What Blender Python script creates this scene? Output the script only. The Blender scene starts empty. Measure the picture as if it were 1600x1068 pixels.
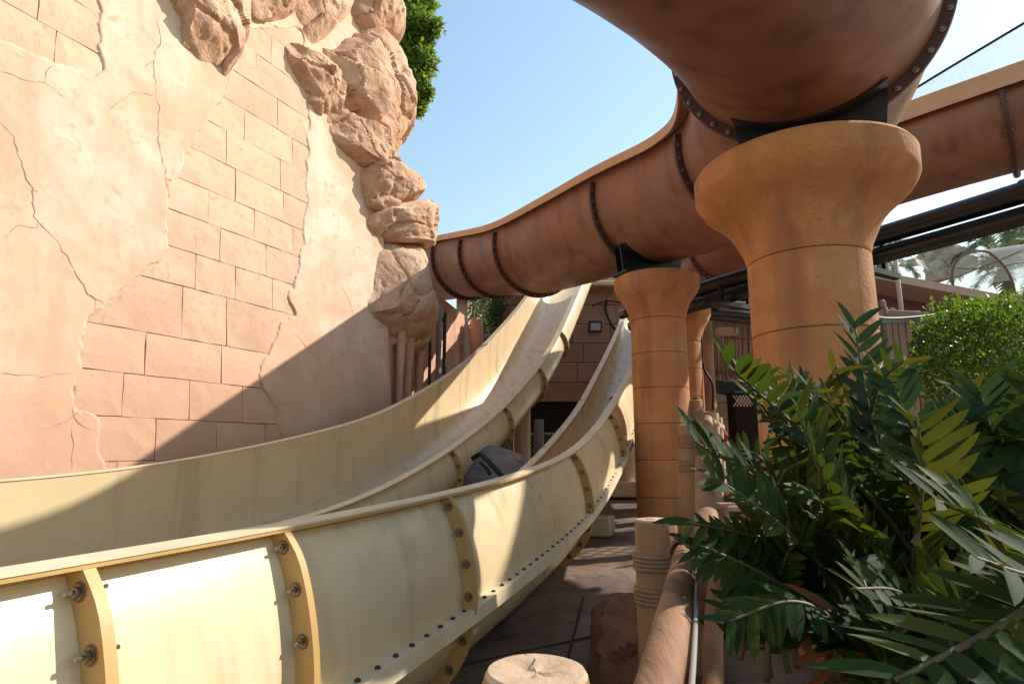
import bpy, math, random
import numpy as np
from mathutils import Vector, Matrix
random.seed(7); RNG = np.random.default_rng(11)
S = bpy.context.scene
COL = S.collection
rad = math.radians

# ------------------------------------------------------------------ camera
F_PX, HOR = 950.0, 705.0
PITCH = math.atan((HOR - 534) / F_PX)
EYE = np.array([0.0, 0.0, 1.6])
cam = bpy.data.cameras.new('camera'); camo = bpy.data.objects.new('camera', cam)
COL.objects.link(camo); S.camera = camo
cam.sensor_width = 36.0; cam.lens = 36.0 * F_PX / 1600.0
cam.clip_start = 0.05; cam.clip_end = 3000
camo.location = EYE; camo.rotation_euler = (math.pi / 2 + PITCH, 0, 0)
S.render.resolution_x = 1024; S.render.resolution_y = 683

# ------------------------------------------------------------------ sky, sun, exposure
SUN_AZ, SUN_EL = rad(69.0), rad(37.8)
W = bpy.data.worlds.new('World'); S.world = W; W.use_nodes = True
nt = W.node_tree; nt.nodes.clear()
sky = nt.nodes.new('ShaderNodeTexSky'); sky.sky_type = 'NISHITA'; sky.sun_disc = False
sky.sun_elevation = SUN_EL; sky.sun_rotation = SUN_AZ
sky.air_density = 2.1; sky.dust_density = 0.7; sky.ozone_density = 3.2; sky.altitude = 0
bg = nt.nodes.new('ShaderNodeBackground'); bg.inputs[1].default_value = 0.15
wo = nt.nodes.new('ShaderNodeOutputWorld')
nt.links.new(sky.outputs[0], bg.inputs[0]); nt.links.new(bg.outputs[0], wo.inputs[0])
sd = np.array([math.sin(SUN_AZ) * math.cos(SUN_EL), math.cos(SUN_AZ) * math.cos(SUN_EL), math.sin(SUN_EL)])
sl = bpy.data.lights.new('sun', 'SUN'); sl.energy = 4.6; sl.angle = rad(0.55); sl.color = (1.0, 0.935, 0.84)
so = bpy.data.objects.new('sun', sl); COL.objects.link(so)
so.rotation_euler = Vector(sd).to_track_quat('Z', 'Y').to_euler(); so.location = (20, 15, 30)
S.view_settings.view_transform = 'Standard'; S.view_settings.look = 'None'
S.view_settings.exposure = 0.5; S.view_settings.gamma = 1.0

# ------------------------------------------------------------------ helpers
_c, _s = math.cos(PITCH), math.sin(PITCH)
def ray(px, py):
    x = (px - 800) / F_PX; u = (534 - py) / F_PX
    return np.array([x, _c - u * _s, _s + u * _c])
def at(px, py, Y):
    r = ray(px, py); return EYE + r * Y / r[1]
def onplane(px, py, p0, n):
    r = ray(px, py); return EYE + r * (np.dot(np.asarray(p0) - EYE, n) / np.dot(r, n))
def lin(c):
    return tuple(((v / 12.92) if v <= 0.04045 else ((v + 0.055) / 1.055) ** 2.4) for v in [x / 255.0 for x in c])

class Node:
    pass
def mat(name, c1, c2=None, scale=4.0, rough=0.8, bump=0.0, bscale=40.0, c3=None, s3=1.2, t3=(0.45, 0.7),
        spec=0.3, rnd=0.0, stretch=(1, 1, 1), metal=0.0, trans=None, coat=0.0, detail=6.0, speck=None, rvar=0.0, zband=None, drip=None):
    """procedural principled material: two noise-mixed tints, a third patchy stain, bump and per-object tint"""
    m = bpy.data.materials.new(name); m.use_nodes = True
    t = m.node_tree; N = t.nodes; L = t.links
    b = N['Principled BSDF']; out = N['Material Output']
    tc = N.new('ShaderNodeTexCoord'); mp = N.new('ShaderNodeMapping'); mp.inputs['Scale'].default_value = stretch
    L.new(tc.outputs['Object'], mp.inputs[0])
    def noise(sc, det=detail, ro=0.6):
        n = N.new('ShaderNodeTexNoise'); n.inputs['Scale'].default_value = sc
        n.inputs['Detail'].default_value = det; n.inputs['Roughness'].default_value = ro
        L.new(mp.outputs[0], n.inputs['Vector']); return n
    def ramp(src, lo, hi):
        r = N.new('ShaderNodeMapRange'); r.inputs[1].default_value = lo; r.inputs[2].default_value = hi
        L.new(src, r.inputs[0]); return r.outputs[0]
    def mix(fac, a, bb, mode='MIX'):
        x = N.new('ShaderNodeMix'); x.data_type = 'RGBA'; x.blend_type = mode
        if isinstance(fac, float): x.inputs[0].default_value = fac
        else: L.new(fac, x.inputs[0])
        for i, v in ((6, a), (7, bb)):
            if isinstance(v, tuple): x.inputs[i].default_value = (*v, 1)
            else: L.new(v, x.inputs[i])
        return x.outputs[2]
    col = c1
    if c2 is not None:
        col = mix(ramp(noise(scale).outputs[0], 0.32, 0.68), c1, c2)
    if c3 is not None:
        col = mix(ramp(noise(s3, 8.0, 0.65).outputs[0], *t3), col, c3)
    if drip is not None:
        dm = N.new('ShaderNodeMapping'); dm.inputs['Scale'].default_value = (drip[1], drip[1], drip[1] * .07); L.new(tc.outputs['Object'], dm.inputs[0])
        dn = N.new('ShaderNodeTexNoise'); dn.inputs['Scale'].default_value = 1.0; dn.inputs['Detail'].default_value = 5; L.new(dm.outputs[0], dn.inputs['Vector'])
        col = mix(ramp(dn.outputs[0], drip[2], drip[2] + .28), col, drip[0])
    if zband is not None:
        sx = N.new('ShaderNodeSeparateXYZ'); L.new(tc.outputs['Object'], sx.inputs[0])
        zn = N.new('ShaderNodeMath'); zn.operation = 'MULTIPLY_ADD'; L.new(noise(1.3).outputs[0], zn.inputs[0]); zn.inputs[1].default_value = 2.4; L.new(sx.outputs[2], zn.inputs[2])
        col = mix(ramp(zn.outputs[0], zband[1], zband[0]), col, zband[2])
    if speck is not None:
        col = mix(ramp(noise(speck[1], 2.0, 0.5).outputs[0], 0.58, 0.75), col, speck[0])
    if rnd > 0:
        oi = N.new('ShaderNodeObjectInfo')
        hv = N.new('ShaderNodeHueSaturation')
        L.new(ramp(oi.outputs['Random'], 0.0, 1.0), hv.inputs['Value'])
        r = hv.inputs['Value'].links[0].from_node
        r.inputs[3].default_value = 1 - rnd; r.inputs[4].default_value = 1 + rnd
        if isinstance(col, tuple): hv.inputs['Color'].default_value = (*col, 1)
        else: L.new(col, hv.inputs['Color'])
        col = hv.outputs[0]
    if isinstance(col, tuple): b.inputs['Base Color'].default_value = (*col, 1)
    else: L.new(col, b.inputs['Base Color'])
    b.inputs['Roughness'].default_value = rough
    if rvar > 0:
        rr = N.new('ShaderNodeMapRange'); rr.inputs[1].default_value = .3; rr.inputs[2].default_value = .7
        rr.inputs[3].default_value = max(.02, rough - rvar); rr.inputs[4].default_value = min(1, rough + rvar)
        L.new(noise(3.0).outputs[0], rr.inputs[0]); L.new(rr.outputs[0], b.inputs['Roughness'])
    b.inputs['Specular IOR Level'].default_value = spec
    b.inputs['Metallic'].default_value = metal
    b.inputs['Coat Weight'].default_value = coat; b.inputs['Coat Roughness'].default_value = 0.12
    if bump > 0:
        bp = N.new('ShaderNodeBump'); bp.inputs['Strength'].default_value = 1.0; bp.inputs['Distance'].default_value = bump
        L.new(noise(bscale, 8.0, 0.62).outputs[0], bp.inputs['Height']); L.new(bp.outputs[0], b.inputs['Normal'])
    if trans is not None:
        tr = N.new('ShaderNodeBsdfTranslucent'); ms = N.new('ShaderNodeMixShader'); ms.inputs[0].default_value = trans[1]
        if trans[0] is None and not isinstance(col, tuple): L.new(col, tr.inputs[0])
        else: tr.inputs[0].default_value = (*(trans[0] or col), 1)
        L.new(b.outputs[0], ms.inputs[1]); L.new(tr.outputs[0], ms.inputs[2]); L.new(ms.outputs[0], out.inputs[0])
    return m

def mesh(name, V, Fc, smooth=False):
    me = bpy.data.meshes.new(name)
    me.from_pydata([tuple(map(float, v)) for v in V], [], [tuple(map(int, f)) for f in Fc])
    me.update()
    if smooth:
        me.polygons.foreach_set('use_smooth', [True] * len(me.polygons))
        if smooth is not True:
            try: me.set_sharp_from_angle(angle=rad(smooth))
            except Exception: pass
    return me
def base_of(p):
    while p is not None:
        if 'bx' in BASES.get(p.name, {}): return BASES[p.name]['bx']
        p = p.parent
    return np.zeros(3)
BASES = {}
def tag(o, label=None, cat=None, group=None, kind=None):
    if label: o['label'] = label
    if cat: o['category'] = cat
    if group: o['group'] = group
    if kind: o['kind'] = kind
    return o
def thing(name, base, label, cat, group=None):
    o = bpy.data.objects.new(name, None); COL.objects.link(o); o.location = tuple(map(float, base)); o.empty_display_size = .1
    BASES[o.name] = {'bx': np.asarray(base, float)}
    return tag(o, label, cat, group)
def obj(name, V, Fc, m, parent=None, smooth=False, me=None, loc=None, M4=None):
    """mesh object; V in world coordinates (moved to the parent's base)"""
    b = base_of(parent)
    if me is None:
        me = mesh(name, np.asarray(V, float) - b, Fc, smooth)
        if m is not None: me.materials.append(m)
    o = bpy.data.objects.new(name, me); COL.objects.link(o)
    if parent is not None: o.parent = parent
    if M4 is not None:
        M = M4.copy(); M.translation = M.translation - Vector(b); o.matrix_local = M
    elif loc is not None:
        o.location = tuple(np.asarray(loc, float) - b)
    return o
def solo(name, V, Fc, m, label, cat, group=None, smooth=False, base=None):
    """one-mesh thing with its origin at its base"""
    V = np.asarray(V, float)
    if base is None: base = np.array([V[:, 0].mean(), V[:, 1].mean(), V[:, 2].min()])
    me = mesh(name, V - base, Fc, smooth); me.materials.append(m)
    o = bpy.data.objects.new(name, me); COL.objects.link(o); o.location = tuple(map(float, base))
    BASES[o.name] = {'bx': np.asarray(base, float)}
    return tag(o, label, cat, group)

def grid_faces(nu, nv, cu=False, cv=False, off=0):
    f = []
    for i in range(nu if cu else nu - 1):
        for j in range(nv if cv else nv - 1):
            a = i * nv + j; b = i * nv + (j + 1) % nv
            c = ((i + 1) % nu) * nv + (j + 1) % nv; d = ((i + 1) % nu) * nv + j
            f.append((a + off, d + off, c + off, b + off))
    return f
def loft(sec, closed=True, caps=True):
    """sec: [n][m][3]; closed loops"""
    sec = np.asarray(sec, float); n, m = sec.shape[:2]
    Fc = grid_faces(n, m, cv=closed)
    if caps and closed: Fc += [tuple(range(m - 1, -1, -1))[::-1], tuple(range((n - 1) * m, n * m))[::-1]]
    return sec.reshape(-1, 3), Fc
def box(c, sx, sy, sz, ax=None, bev=0.0):
    """box centre c, sizes, axes ax (3x3 rows); chamfered along all edges if bev"""
    c = np.asarray(c, float); A = np.eye(3) if ax is None else np.asarray(ax, float)
    h = np.array([sx, sy, sz]) / 2
    V = []
    if bev <= 0:
        for k in (-1, 1):
            for p in ((-1, -1), (1, -1), (1, 1), (-1, 1)): V.append(np.array([p[0] * h[0], p[1] * h[1], k * h[2]]))
        Fc = [(3, 2, 1, 0), (4, 5, 6, 7), (0, 1, 5, 4), (1, 2, 6, 5), (2, 3, 7, 6), (3, 0, 4, 7)]
    else:
        bev = min(bev, min(h) * .8)
        prof = [(-h[2], bev), (-h[2] + bev, 0), (h[2] - bev, 0), (h[2], bev)]
        for z, ins in prof:
            x, y = h[0] - ins, h[1] - ins; q = bev * .7
            for p in ((-x + q, -y), (x - q, -y), (x, -y + q), (x, y - q), (x - q, y), (-x + q, y), (-x, y - q), (-x, -y + q)):
                V.append(np.array([p[0], p[1], z]))
        Fc = [tuple(range(7, -1, -1))]
        for k in range(3): Fc += [(k * 8 + j, k * 8 + (j + 1) % 8, k * 8 + 8 + (j + 1) % 8, k * 8 + 8 + j) for j in range(8)]
        Fc += [tuple(range(24, 32))]
    return np.array([c + v @ A for v in V]), Fc
def join(parts):
    V = []; Fc = []; o = 0
    for v, f in parts:
        V.append(np.asarray(v)); Fc += [tuple(i + o for i in q) for q in f]; o += len(v)
    return np.concatenate(V), Fc
def tube(pts, r, n=10, caps=True, rfun=None):
    pts = np.asarray(pts, float); m = len(pts)
    T = np.gradient(pts, axis=0); T /= np.linalg.norm(T, axis=1)[:, None]
    up = np.array([0, 0, 1.0]) if abs(T[0][2]) < .9 else np.array([1.0, 0, 0])
    sec = []
    a = np.linspace(0, 2 * np.pi, n, endpoint=False)
    for i in range(m):
        x = np.cross(T[i], up); x /= np.linalg.norm(x); y = np.cross(x, T[i]); up = y
        rr = r if np.isscalar(r) else r[i]
        ra = rr if rfun is None else rr * rfun(i, a)
        sec.append(pts[i] + (np.cos(a) * ra)[:, None] * x + (np.sin(a) * ra)[:, None] * y)
    return loft(sec, True, caps)
def lathe(c, prof, n=48, caps=True):
    a = np.linspace(0, 2 * np.pi, n, endpoint=False)
    sec = [np.stack([c[0] + r * np.cos(a), c[1] + r * np.sin(a), np.full(n, z)], 1) for r, z in prof]
    return loft(sec, True, caps)
def crom(P, n=16):
    P = np.asarray(P, float); P = np.vstack([2 * P[0] - P[1], P, 2 * P[-1] - P[-2]]); out = []
    for i in range(1, len(P) - 2):
        for t in np.linspace(0, 1, n, endpoint=False):
            a, b, c, d = P[i - 1:i + 3]
            out.append(.5 * ((2 * b) + (-a + c) * t + (2 * a - 5 * b + 4 * c - d) * t ** 2 + (-a + 3 * b - 3 * c + d) * t ** 3))
    out.append(P[-2]); return np.array(out)

# vectorised value noise
def _h(ix, iy, iz, seed):
    n = (ix * 374761393 + iy * 668265263 + iz * 2147483647 + seed * 1274126177) & 0xFFFFFFFF
    n = ((n ^ (n >> 13)) * 1274126177) & 0xFFFFFFFF
    return ((n ^ (n >> 16)) & 0xFFFF) / 65535.0
def vnoise(p, seed=0):
    p = np.asarray(p, float); i = np.floor(p).astype(np.int64); f = p - i; f = f * f * (3 - 2 * f)
    r = 0
    for dx in (0, 1):
        for dy in (0, 1):
            for dz in (0, 1):
                w = (f[:, 0] if dx else 1 - f[:, 0]) * (f[:, 1] if dy else 1 - f[:, 1]) * (f[:, 2] if dz else 1 - f[:, 2])
                r = r + w * _h(i[:, 0] + dx, i[:, 1] + dy, i[:, 2] + dz, seed)
    return r * 2 - 1
def fbm(p, oct=4, seed=0, ridge=False):
    s = 0; a = 1; p = np.asarray(p, float)
    for k in range(oct):
        n = vnoise(p * 2 ** k, seed + k * 17)
        s = s + a * ((1 - np.abs(n)) * 2 - 1 if ridge else n); a *= .5
    return s
def worley(p, dens, seed=0):
    """nearest-cell random value and edge distance"""
    q = np.asarray(p, float) * dens; i = np.floor(q).astype(np.int64)
    d1 = np.full(len(q), 9e9); d2 = d1.copy(); val = np.zeros(len(q)); off = np.zeros((len(q), 3))
    for dx in (-1, 0, 1):
        for dy in (-1, 0, 1):
            for dz in (-1, 0, 1):
                c = i + np.array([dx, dy, dz])
                o = np.stack([_h(c[:, 0], c[:, 1], c[:, 2], seed + k) for k in range(3)], 1)
                dd = q - (c + o); d = (dd ** 2).sum(1)
                nearer = d < d1
                d2 = np.where(nearer, d1, np.minimum(d2, d))
                val = np.where(nearer, _h(c[:, 0], c[:, 1], c[:, 2], seed + 9), val)
                off = np.where(nearer[:, None], dd, off)
                d1 = np.where(nearer, d, d1)
    return val, np.sqrt(d2) - np.sqrt(d1), off

# ------------------------------------------------------------------ materials
M = {}
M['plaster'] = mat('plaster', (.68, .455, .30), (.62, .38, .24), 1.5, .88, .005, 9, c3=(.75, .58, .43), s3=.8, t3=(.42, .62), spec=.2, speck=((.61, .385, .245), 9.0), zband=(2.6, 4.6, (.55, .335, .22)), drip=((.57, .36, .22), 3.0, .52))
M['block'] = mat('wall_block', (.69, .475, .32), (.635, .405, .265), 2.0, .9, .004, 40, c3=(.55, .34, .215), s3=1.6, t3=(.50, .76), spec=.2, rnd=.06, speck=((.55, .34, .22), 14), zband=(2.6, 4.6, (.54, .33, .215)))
M['joint'] = mat('mortar_bed', (.40, .225, .135), (.30, .16, .095), 8, .95)
M['crack'] = mat('crack', (.30, .165, .10), (.44, .27, .17), 12, .95)
M['rock'] = mat('sculpted_rock', (.62, .40, .255), (.50, .285, .17), 2.4, .9, .020, 22, c3=(.68, .48, .33), s3=1.6, t3=(.48, .66), spec=.2, speck=((.42, .235, .14), 30))
M['rockdark'] = mat('brown_rock', (.26, .13, .075), (.18, .085, .05), 3.0, .9, .015, 25, spec=.2)
M['yellow'] = mat('cream_gelcoat', (.735, .575, .355), (.70, .54, .325), 1.2, .32, .0006, 30, c3=(.63, .48, .285), s3=.8, t3=(.42, .85), spec=.45, rvar=.1, drip=((.42, .31, .18), 6.0, .54))
M['yellow_in'] = M['yellow']
M['flange'] = mat('ochre_flange', (.54, .34, .13), (.46, .28, .10), 6, .5, .001, 60, c3=(.36, .17, .06), s3=9, t3=(.62, .85), spec=.4)
M['lip'] = mat('worn_rim', (.74, .62, .44), (.64, .50, .32), 5, .5, .001, 60, spec=.4)
M['steel'] = mat('dull_steel', (.34, .30, .25), (.20, .15, .10), 30, .42, 0, metal=.9)
M['darkbolt'] = mat('dark_bolt', (.09, .06, .04), (.05, .035, .025), 30, .6, metal=.4)
M['rust'] = mat('rust_stain', (.24, .09, .03), (.36, .16, .06), 30, .8)
M['trough'] = mat('terracotta_gelcoat', (.30, .14, .088), (.245, .11, .068), 1.3, .5, .0015, 40, c3=(.33, .165, .11), s3=.9, t3=(.5, .8), spec=.35, rvar=.14, drip=((.15, .062, .04), 4.0, .5))
M['troughrim'] = mat('tan_rim', (.60, .34, .19), (.52, .28, .15), 3, .55, .001, 40)
M['ring'] = mat('maroon_flange', (.105, .035, .026), (.075, .026, .02), 5, .5, .001, 50, spec=.4)
M['black'] = mat('black_steel', (.012, .012, .013), (.022, .021, .02), 8, .42, .001, 60, spec=.45)
M['pipe'] = mat('black_pipe', (.014, .014, .016), (.026, .025, .025), 4, .34, .0008, 50, spec=.5)
M['pillar'] = mat('ochre_render', (.57, .26, .10), (.46, .195, .072), 2.6, .85, .008, 26, c3=(.63, .34, .16), s3=1.4, t3=(.48, .72), spec=.25, speck=((.40, .18, .085), 45), drip=((.30, .135, .065), 5.0, .50), rnd=.06)
M['seam'] = mat('pillar_joint', (.07, .035, .02), None)
M['wood'] = mat('peeled_log', (.40, .22, .115), (.28, .145, .07), 9, .72, .006, 30, c3=(.17, .085, .042), s3=9, t3=(.56, .78), stretch=(1, 1, .12), rnd=.08, spec=.25)
M['woodrail'] = mat('peeled_rail', (.34, .185, .095), (.20, .10, .048), 9, .62, .008, 30, c3=(.11, .055, .028), s3=7, t3=(.50, .70), stretch=(1, .14, .5), rnd=.08, spec=.35)
M['woodend'] = mat('log_end', (.56, .40, .27), (.44, .29, .18), 9, .85, .006, 30, c3=(.16, .085, .045), s3=7, t3=(.55, .75))
M['rope'] = mat('hemp_rope', (.34, .21, .125), (.25, .145, .08), 40, .95, .003, 120)
M['ropegrey'] = mat('grey_rope', (.28, .24, .20), (.18, .15, .12), 40, .95, .003, 120)
M['ground'] = mat('wet_concrete', (.175, .115, .085), (.105, .068, .052), 1.8, .58, .016, 6, c3=(.25, .165, .115), s3=1.1, t3=(.45, .66), spec=.45, rvar=.24, speck=((.07, .045, .035), 7))
M['path'] = mat('sand_paving', (.52, .35, .24), (.45, .29, .195), 2, .85, .004, 30, rnd=.06)
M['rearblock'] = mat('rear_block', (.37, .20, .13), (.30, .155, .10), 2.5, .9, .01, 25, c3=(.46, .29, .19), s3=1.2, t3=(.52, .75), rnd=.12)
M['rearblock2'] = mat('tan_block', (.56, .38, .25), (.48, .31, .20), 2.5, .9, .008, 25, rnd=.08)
M['pinkwall'] = mat('pink_render', (.62, .36, .245), (.54, .29, .19), 1.6, .9, .012, 12, c3=(.70, .50, .38), s3=1.5, t3=(.5, .7), stretch=(1, 1, .35))
M['whitewall'] = mat('pale_render', (.56, .46, .37), (.48, .37, .29), 2, .9, .01, 16)
M['dark'] = mat('flat_black', (.012, .009, .008), (.02, .014, .012), 3, .9)
M['leaf'] = mat('tree_leaf', (.10, .20, .025), (.06, .135, .018), 1.5, .45, trans=((.30, .42, .04), .35), spec=.4)
M['hedge'] = mat('hedge_leaf', (.055, .125, .014), (.03, .075, .010), 2.5, .38, trans=((.22, .36, .02), .35), spec=.5)
M['vine'] = mat('vine_leaf', (.085, .135, .025), (.055, .095, .02), 3, .6, trans=((.16, .22, .03), .3))
M['twig'] = mat('twig', (.20, .12, .07), (.14, .08, .05), 10, .9)
M['zamia'] = mat('cycad_leaflet', (.027, .054, .010), (.016, .034, .008), 4, .66, .0006, 60, trans=((.085, .13, .010), .22), spec=.10, rnd=.35)
M['zamiay'] = mat('cycad_leaflet_yellow', (.060, .074, .009), (.038, .052, .009), 4, .6, .0006, 60, trans=((.15, .15, .010), .25), spec=.13, rnd=.3)
M['zamiablue'] = mat('cycad_leaflet_blue', (.026, .056, .022), (.018, .040, .018), 4, .6, .0006, 60, trans=((.07, .12, .03), .18), spec=.13, rnd=.25)
M['zamiadry'] = mat('cycad_leaflet_dry', (.22, .075, .025), (.16, .055, .018), 5, .6, rnd=.3)
M['rachis'] = mat('leaf_stalk', (.085, .095, .03), (.09, .06, .03), 8, .55)
M['picket'] = mat('weathered_picket', (.36, .235, .175), (.28, .175, .13), 4, .9, .006, 20, stretch=(1, 1, .2), rnd=.18)
M['purple'] = mat('mauve_render', (.17, .095, .10), (.14, .08, .085), 2, .9)
M['eave'] = mat('tan_eave', (.50, .36, .27), (.44, .31, .23), 3, .85)
M['palm'] = mat('palm_leaf', (.16, .19, .10), (.12, .15, .08), 2, .6, trans=((.2, .24, .1), .3))
M['palmtrunk'] = mat('palm_trunk', (.22, .16, .11), (.15, .11, .08), 5, .9, .02, 12)
M['greystone'] = mat('pale_grey_stone', (.50, .45, .40), (.40, .35, .31), 1.2, .9, .03, 6)
M['red'] = mat('red_cotton', (.40, .018, .03), (.34, .014, .025), 12, .85)
M['skin'] = mat('skin', (.45, .25, .16), None, rough=.55)
M['greycloth'] = mat('grey_cotton', (.18, .18, .19), (.14, .14, .15), 10, .9)
M['hair'] = mat('dark_hair', (.02, .014, .01), None, rough=.6)
M['tarprock'] = mat('grey_painted_rock', (.23, .20, .19), (.14, .12, .115), 3.2, .75, .03, 9, c3=(.40, .24, .17), s3=3.0, t3=(.52, .64), stretch=(1, .4, 1.6), speck=((.10, .085, .08), 12))
M['glass'] = mat('lamp_glass', (.5, .48, .44), (.3, .3, .3), 8, .15, spec=.6)
M['lightgrey'] = mat('grey_pipe', (.30, .28, .25), (.22, .20, .18), 8, .5)
M['cable'] = mat('black_cable', (.01, .01, .011), None, rough=.5)
M['soil'] = mat('planter_soil', (.10, .058, .036), (.07, .04, .026), 5, .95, .02, 20)
def netmat(name, colr, alpha):
    m = bpy.data.materials.new(name); m.use_nodes = True; t = m.node_tree; N = t.nodes; L = t.links
    b = N['Principled BSDF']; b.inputs['Base Color'].default_value = (*colr, 1); b.inputs['Roughness'].default_value = .9
    tc = N.new('ShaderNodeTexCoord'); no = N.new('ShaderNodeTexNoise'); no.inputs['Scale'].default_value = 60; no.inputs['Detail'].default_value = 3
    L.new(tc.outputs['Object'], no.inputs['Vector'])
    mr = N.new('ShaderNodeMapRange'); mr.inputs[1].default_value = .35; mr.inputs[2].default_value = .65
    mr.inputs[3].default_value = alpha - .12; mr.inputs[4].default_value = alpha + .12
    L.new(no.outputs[0], mr.inputs[0]); L.new(mr.outputs[0], b.inputs['Alpha']); return m
M['net'] = netmat('fine_net', (.62, .62, .64), .35)
M['net2'] = netmat('fine_grey_net', (.66, .63, .60), .42)

# ------------------------------------------------------------------ ground
def sstep(x, a, b):
    t = np.clip((np.asarray(x, float) - a) / (b - a), 0, 1); return t * t * (3 - 2 * t)
FENCE = np.array([[-.25, .2], [.16, 1.2], [.72, 3.0], [1.47, 4.9], [2.35, 7.4], [3.2, 9.5]])
def fence_x(y): return np.interp(y, FENCE[:, 1], FENCE[:, 0])
def g_left(y): return np.interp(y, [-5, 3.4, 6, 8, 9, 14, 60], [0, 0, .40, .52, .57, .98, 1.0])
def g_right(y): return np.interp(y, [-5, 1.5, 3.5, 5, 9, 13, 60], [0, .05, .32, .68, 1.05, 1.35, 1.4])
def gz(x, y):
    w = sstep(x - fence_x(y), -.05, .35)
    return g_left(y) * (1 - w) + g_right(y) * w
xs = np.concatenate([[-900, -200, -60, -20, -9], np.arange(-6, 12.01, .2), [16, 30, 80, 300, 900]])
ys = np.concatenate([[-60, -12, -4], np.arange(-2, 18.01, .2), [22, 30, 60, 200, 1200]])
X, Yg = np.meshgrid(xs, ys, indexing='ij'); Z = gz(X, Yg)
near = (X > -6) & (X < 12) & (Yg < 18)
Z = Z + np.where(near, fbm(np.stack([X.ravel() * 1.3, Yg.ravel() * 1.3, 0 * X.ravel()], 1), 3, 5).reshape(X.shape) * .012, 0)
V = np.stack([X, Yg, Z], -1).reshape(-1, 3)
fl = grid_faces(len(xs), len(ys)); fl = [f[::-1] if False else f for f in fl]
gr = obj('ground', V, fl, M['ground'], smooth=True); tag(gr, kind='structure')
# expansion joints in the concrete below the slides
for k, (a, b) in enumerate([((.05, 3.0), (.62, 5.6)), ((-.9, 4.2), (1.1, 5.1))]):
    t = np.linspace(0, 1, 24); px = a[0] + (b[0] - a[0]) * t; py = a[1] + (b[1] - a[1]) * t
    pts = np.stack([px, py, gz(px, py) + .010], 1)
    v, f = tube(pts, .010, 4); obj('joint_line', v, f, M['seam'], gr)

# paving of the stepped path beyond the plants
pathroot = obj('path', *box((4.2, 9.6, .9), .1, .1, .1), M['path']); tag(pathroot, kind='structure')
BASES[pathroot.name] = {'bx': np.zeros(3)}
slab_n = 0
for iy, y in enumerate(np.arange(4.4, 13.2, .52)):
    x0 = fence_x(y) + .45 + (.35 if iy % 2 else 0)
    for x in np.arange(x0, x0 + 4.2, .72):
        z = float(g_right(y)) + .03 + .02 * math.sin(x * 9 + y * 5) * .2
        zs = .035 + .1 * math.floor(float(g_right(y)) / .1) * 0
        v, f = box((x, y, z), .705, .505, .07, bev=.012)
        obj('paving_slab', v, f, M['path'], pathroot)

# ------------------------------------------------------------------ battered plaster wall with exposed blocks
WA = rad(26.4); WT = np.array([math.sin(WA), math.cos(WA), 0])
WN = np.array([math.cos(WA), -math.sin(WA), .10]); WN /= np.linalg.norm(WN)
WU = -np.cross(WT, WN)
WP0 = np.array([-4.2, 4.4, 1.6])
def tv(px, py):
    q = onplane(px, py, WP0, WN) - WP0; return q @ WT, q @ WU
def wpt(t, v, h=0.0): return WP0 + WT * np.asarray(t)[..., None] + WU * np.asarray(v)[..., None] + WN * np.asarray(h)[..., None]
# patches of bare blocks, traced as outlines
def poly_tv(pp): return np.array([tv(*p) for p in pp])
PATCH = [poly_tv([(384, 40), (470, 45), (482, 150), (480, 300), (474, 361), (468, 410), (458, 445), (452, 470), (466, 495), (440, 500), (418, 548), (408, 585), (412, 606), (432, 640), (440, 670), (445, 790), (172, 790),
                  (160, 722), (146, 690), (150, 655), (118, 640), (112, 610), (130, 575), (126, 552), (142, 503), (170, 470), (205, 450), (217, 424), (250, 412), (262, 378), (258, 345), (266, 320), (258, 285), (282, 270), (290, 240), (300, 222), (318, 202), (322, 178), (345, 160), (352, 145), (372, 120), (362, 102), (384, 80)]),
         poly_tv([(-60, -60), (150, -60), (158, 10), (153, 40), (160, 60), (158, 105), (140, 118), (112, 112), (90, 92), (60, 85), (30, 70), (0, 56), (-60, 40)])]
def sdist(pts, poly):
    """signed distance to polygon, positive inside"""
    a = poly; b = np.roll(poly, -1, 0); d = np.full(len(pts), 9e9); ins = np.zeros(len(pts), bool)
    for p, q in zip(a, b):
        e = q - p; w = pts - p; t = np.clip((w @ e) / (e @ e), 0, 1)
        d = np.minimum(d, np.linalg.norm(w - t[:, None] * e, axis=1))
        c = ((p[1] <= pts[:, 1]) != (q[1] <= pts[:, 1]))
        with np.errstate(divide='ignore', invalid='ignore'):
            xx = p[0] + (pts[:, 1] - p[1]) / (q[1] - p[1]) * e[0]
        ins ^= c & (pts[:, 0] < xx)
    return np.where(ins, d, -d)
wroot = thing('plaster_wall', wpt(2.0, -1.6), 'tall battered peach plaster wall with patches of bare stone blocks behind the slides', 'wall')
tt = np.arange(-1.6, 5.461, .022); vv = np.arange(-1.65, 8.6, .022)
T_, V_ = np.meshgrid(tt, vv, indexing='ij'); q2 = np.stack([T_.ravel(), V_.ravel()], 1)
q3 = np.stack([q2[:, 0], q2[:, 1], 0 * q2[:, 0]], 1)
sdm = np.maximum(sdist(q2, PATCH[0]), sdist(q2, PATCH[1])) + fbm(q3 * 5, 4, 3) * .045
hh = fbm(q3 * .9, 4, 21) * .005 + fbm(q3 * 6, 3, 8) * .002 + .003
hh = np.where(sdm > 0, -.05 * np.clip(sdm / .02, 0, 1) + hh * (1 - np.clip(sdm / .02, 0, 1)) * .5, hh)
hh = hh + np.where((sdm < 0) & (sdm > -.10), .002 * (1 + sdm / .10), 0)
fr = grid_faces(len(tt), len(vv)); fr = [f[::-1] for f in fr]
pm = obj('plaster', wpt(q2[:, 0], q2[:, 1], hh), fr, M['plaster'], wroot, smooth=True)
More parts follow.
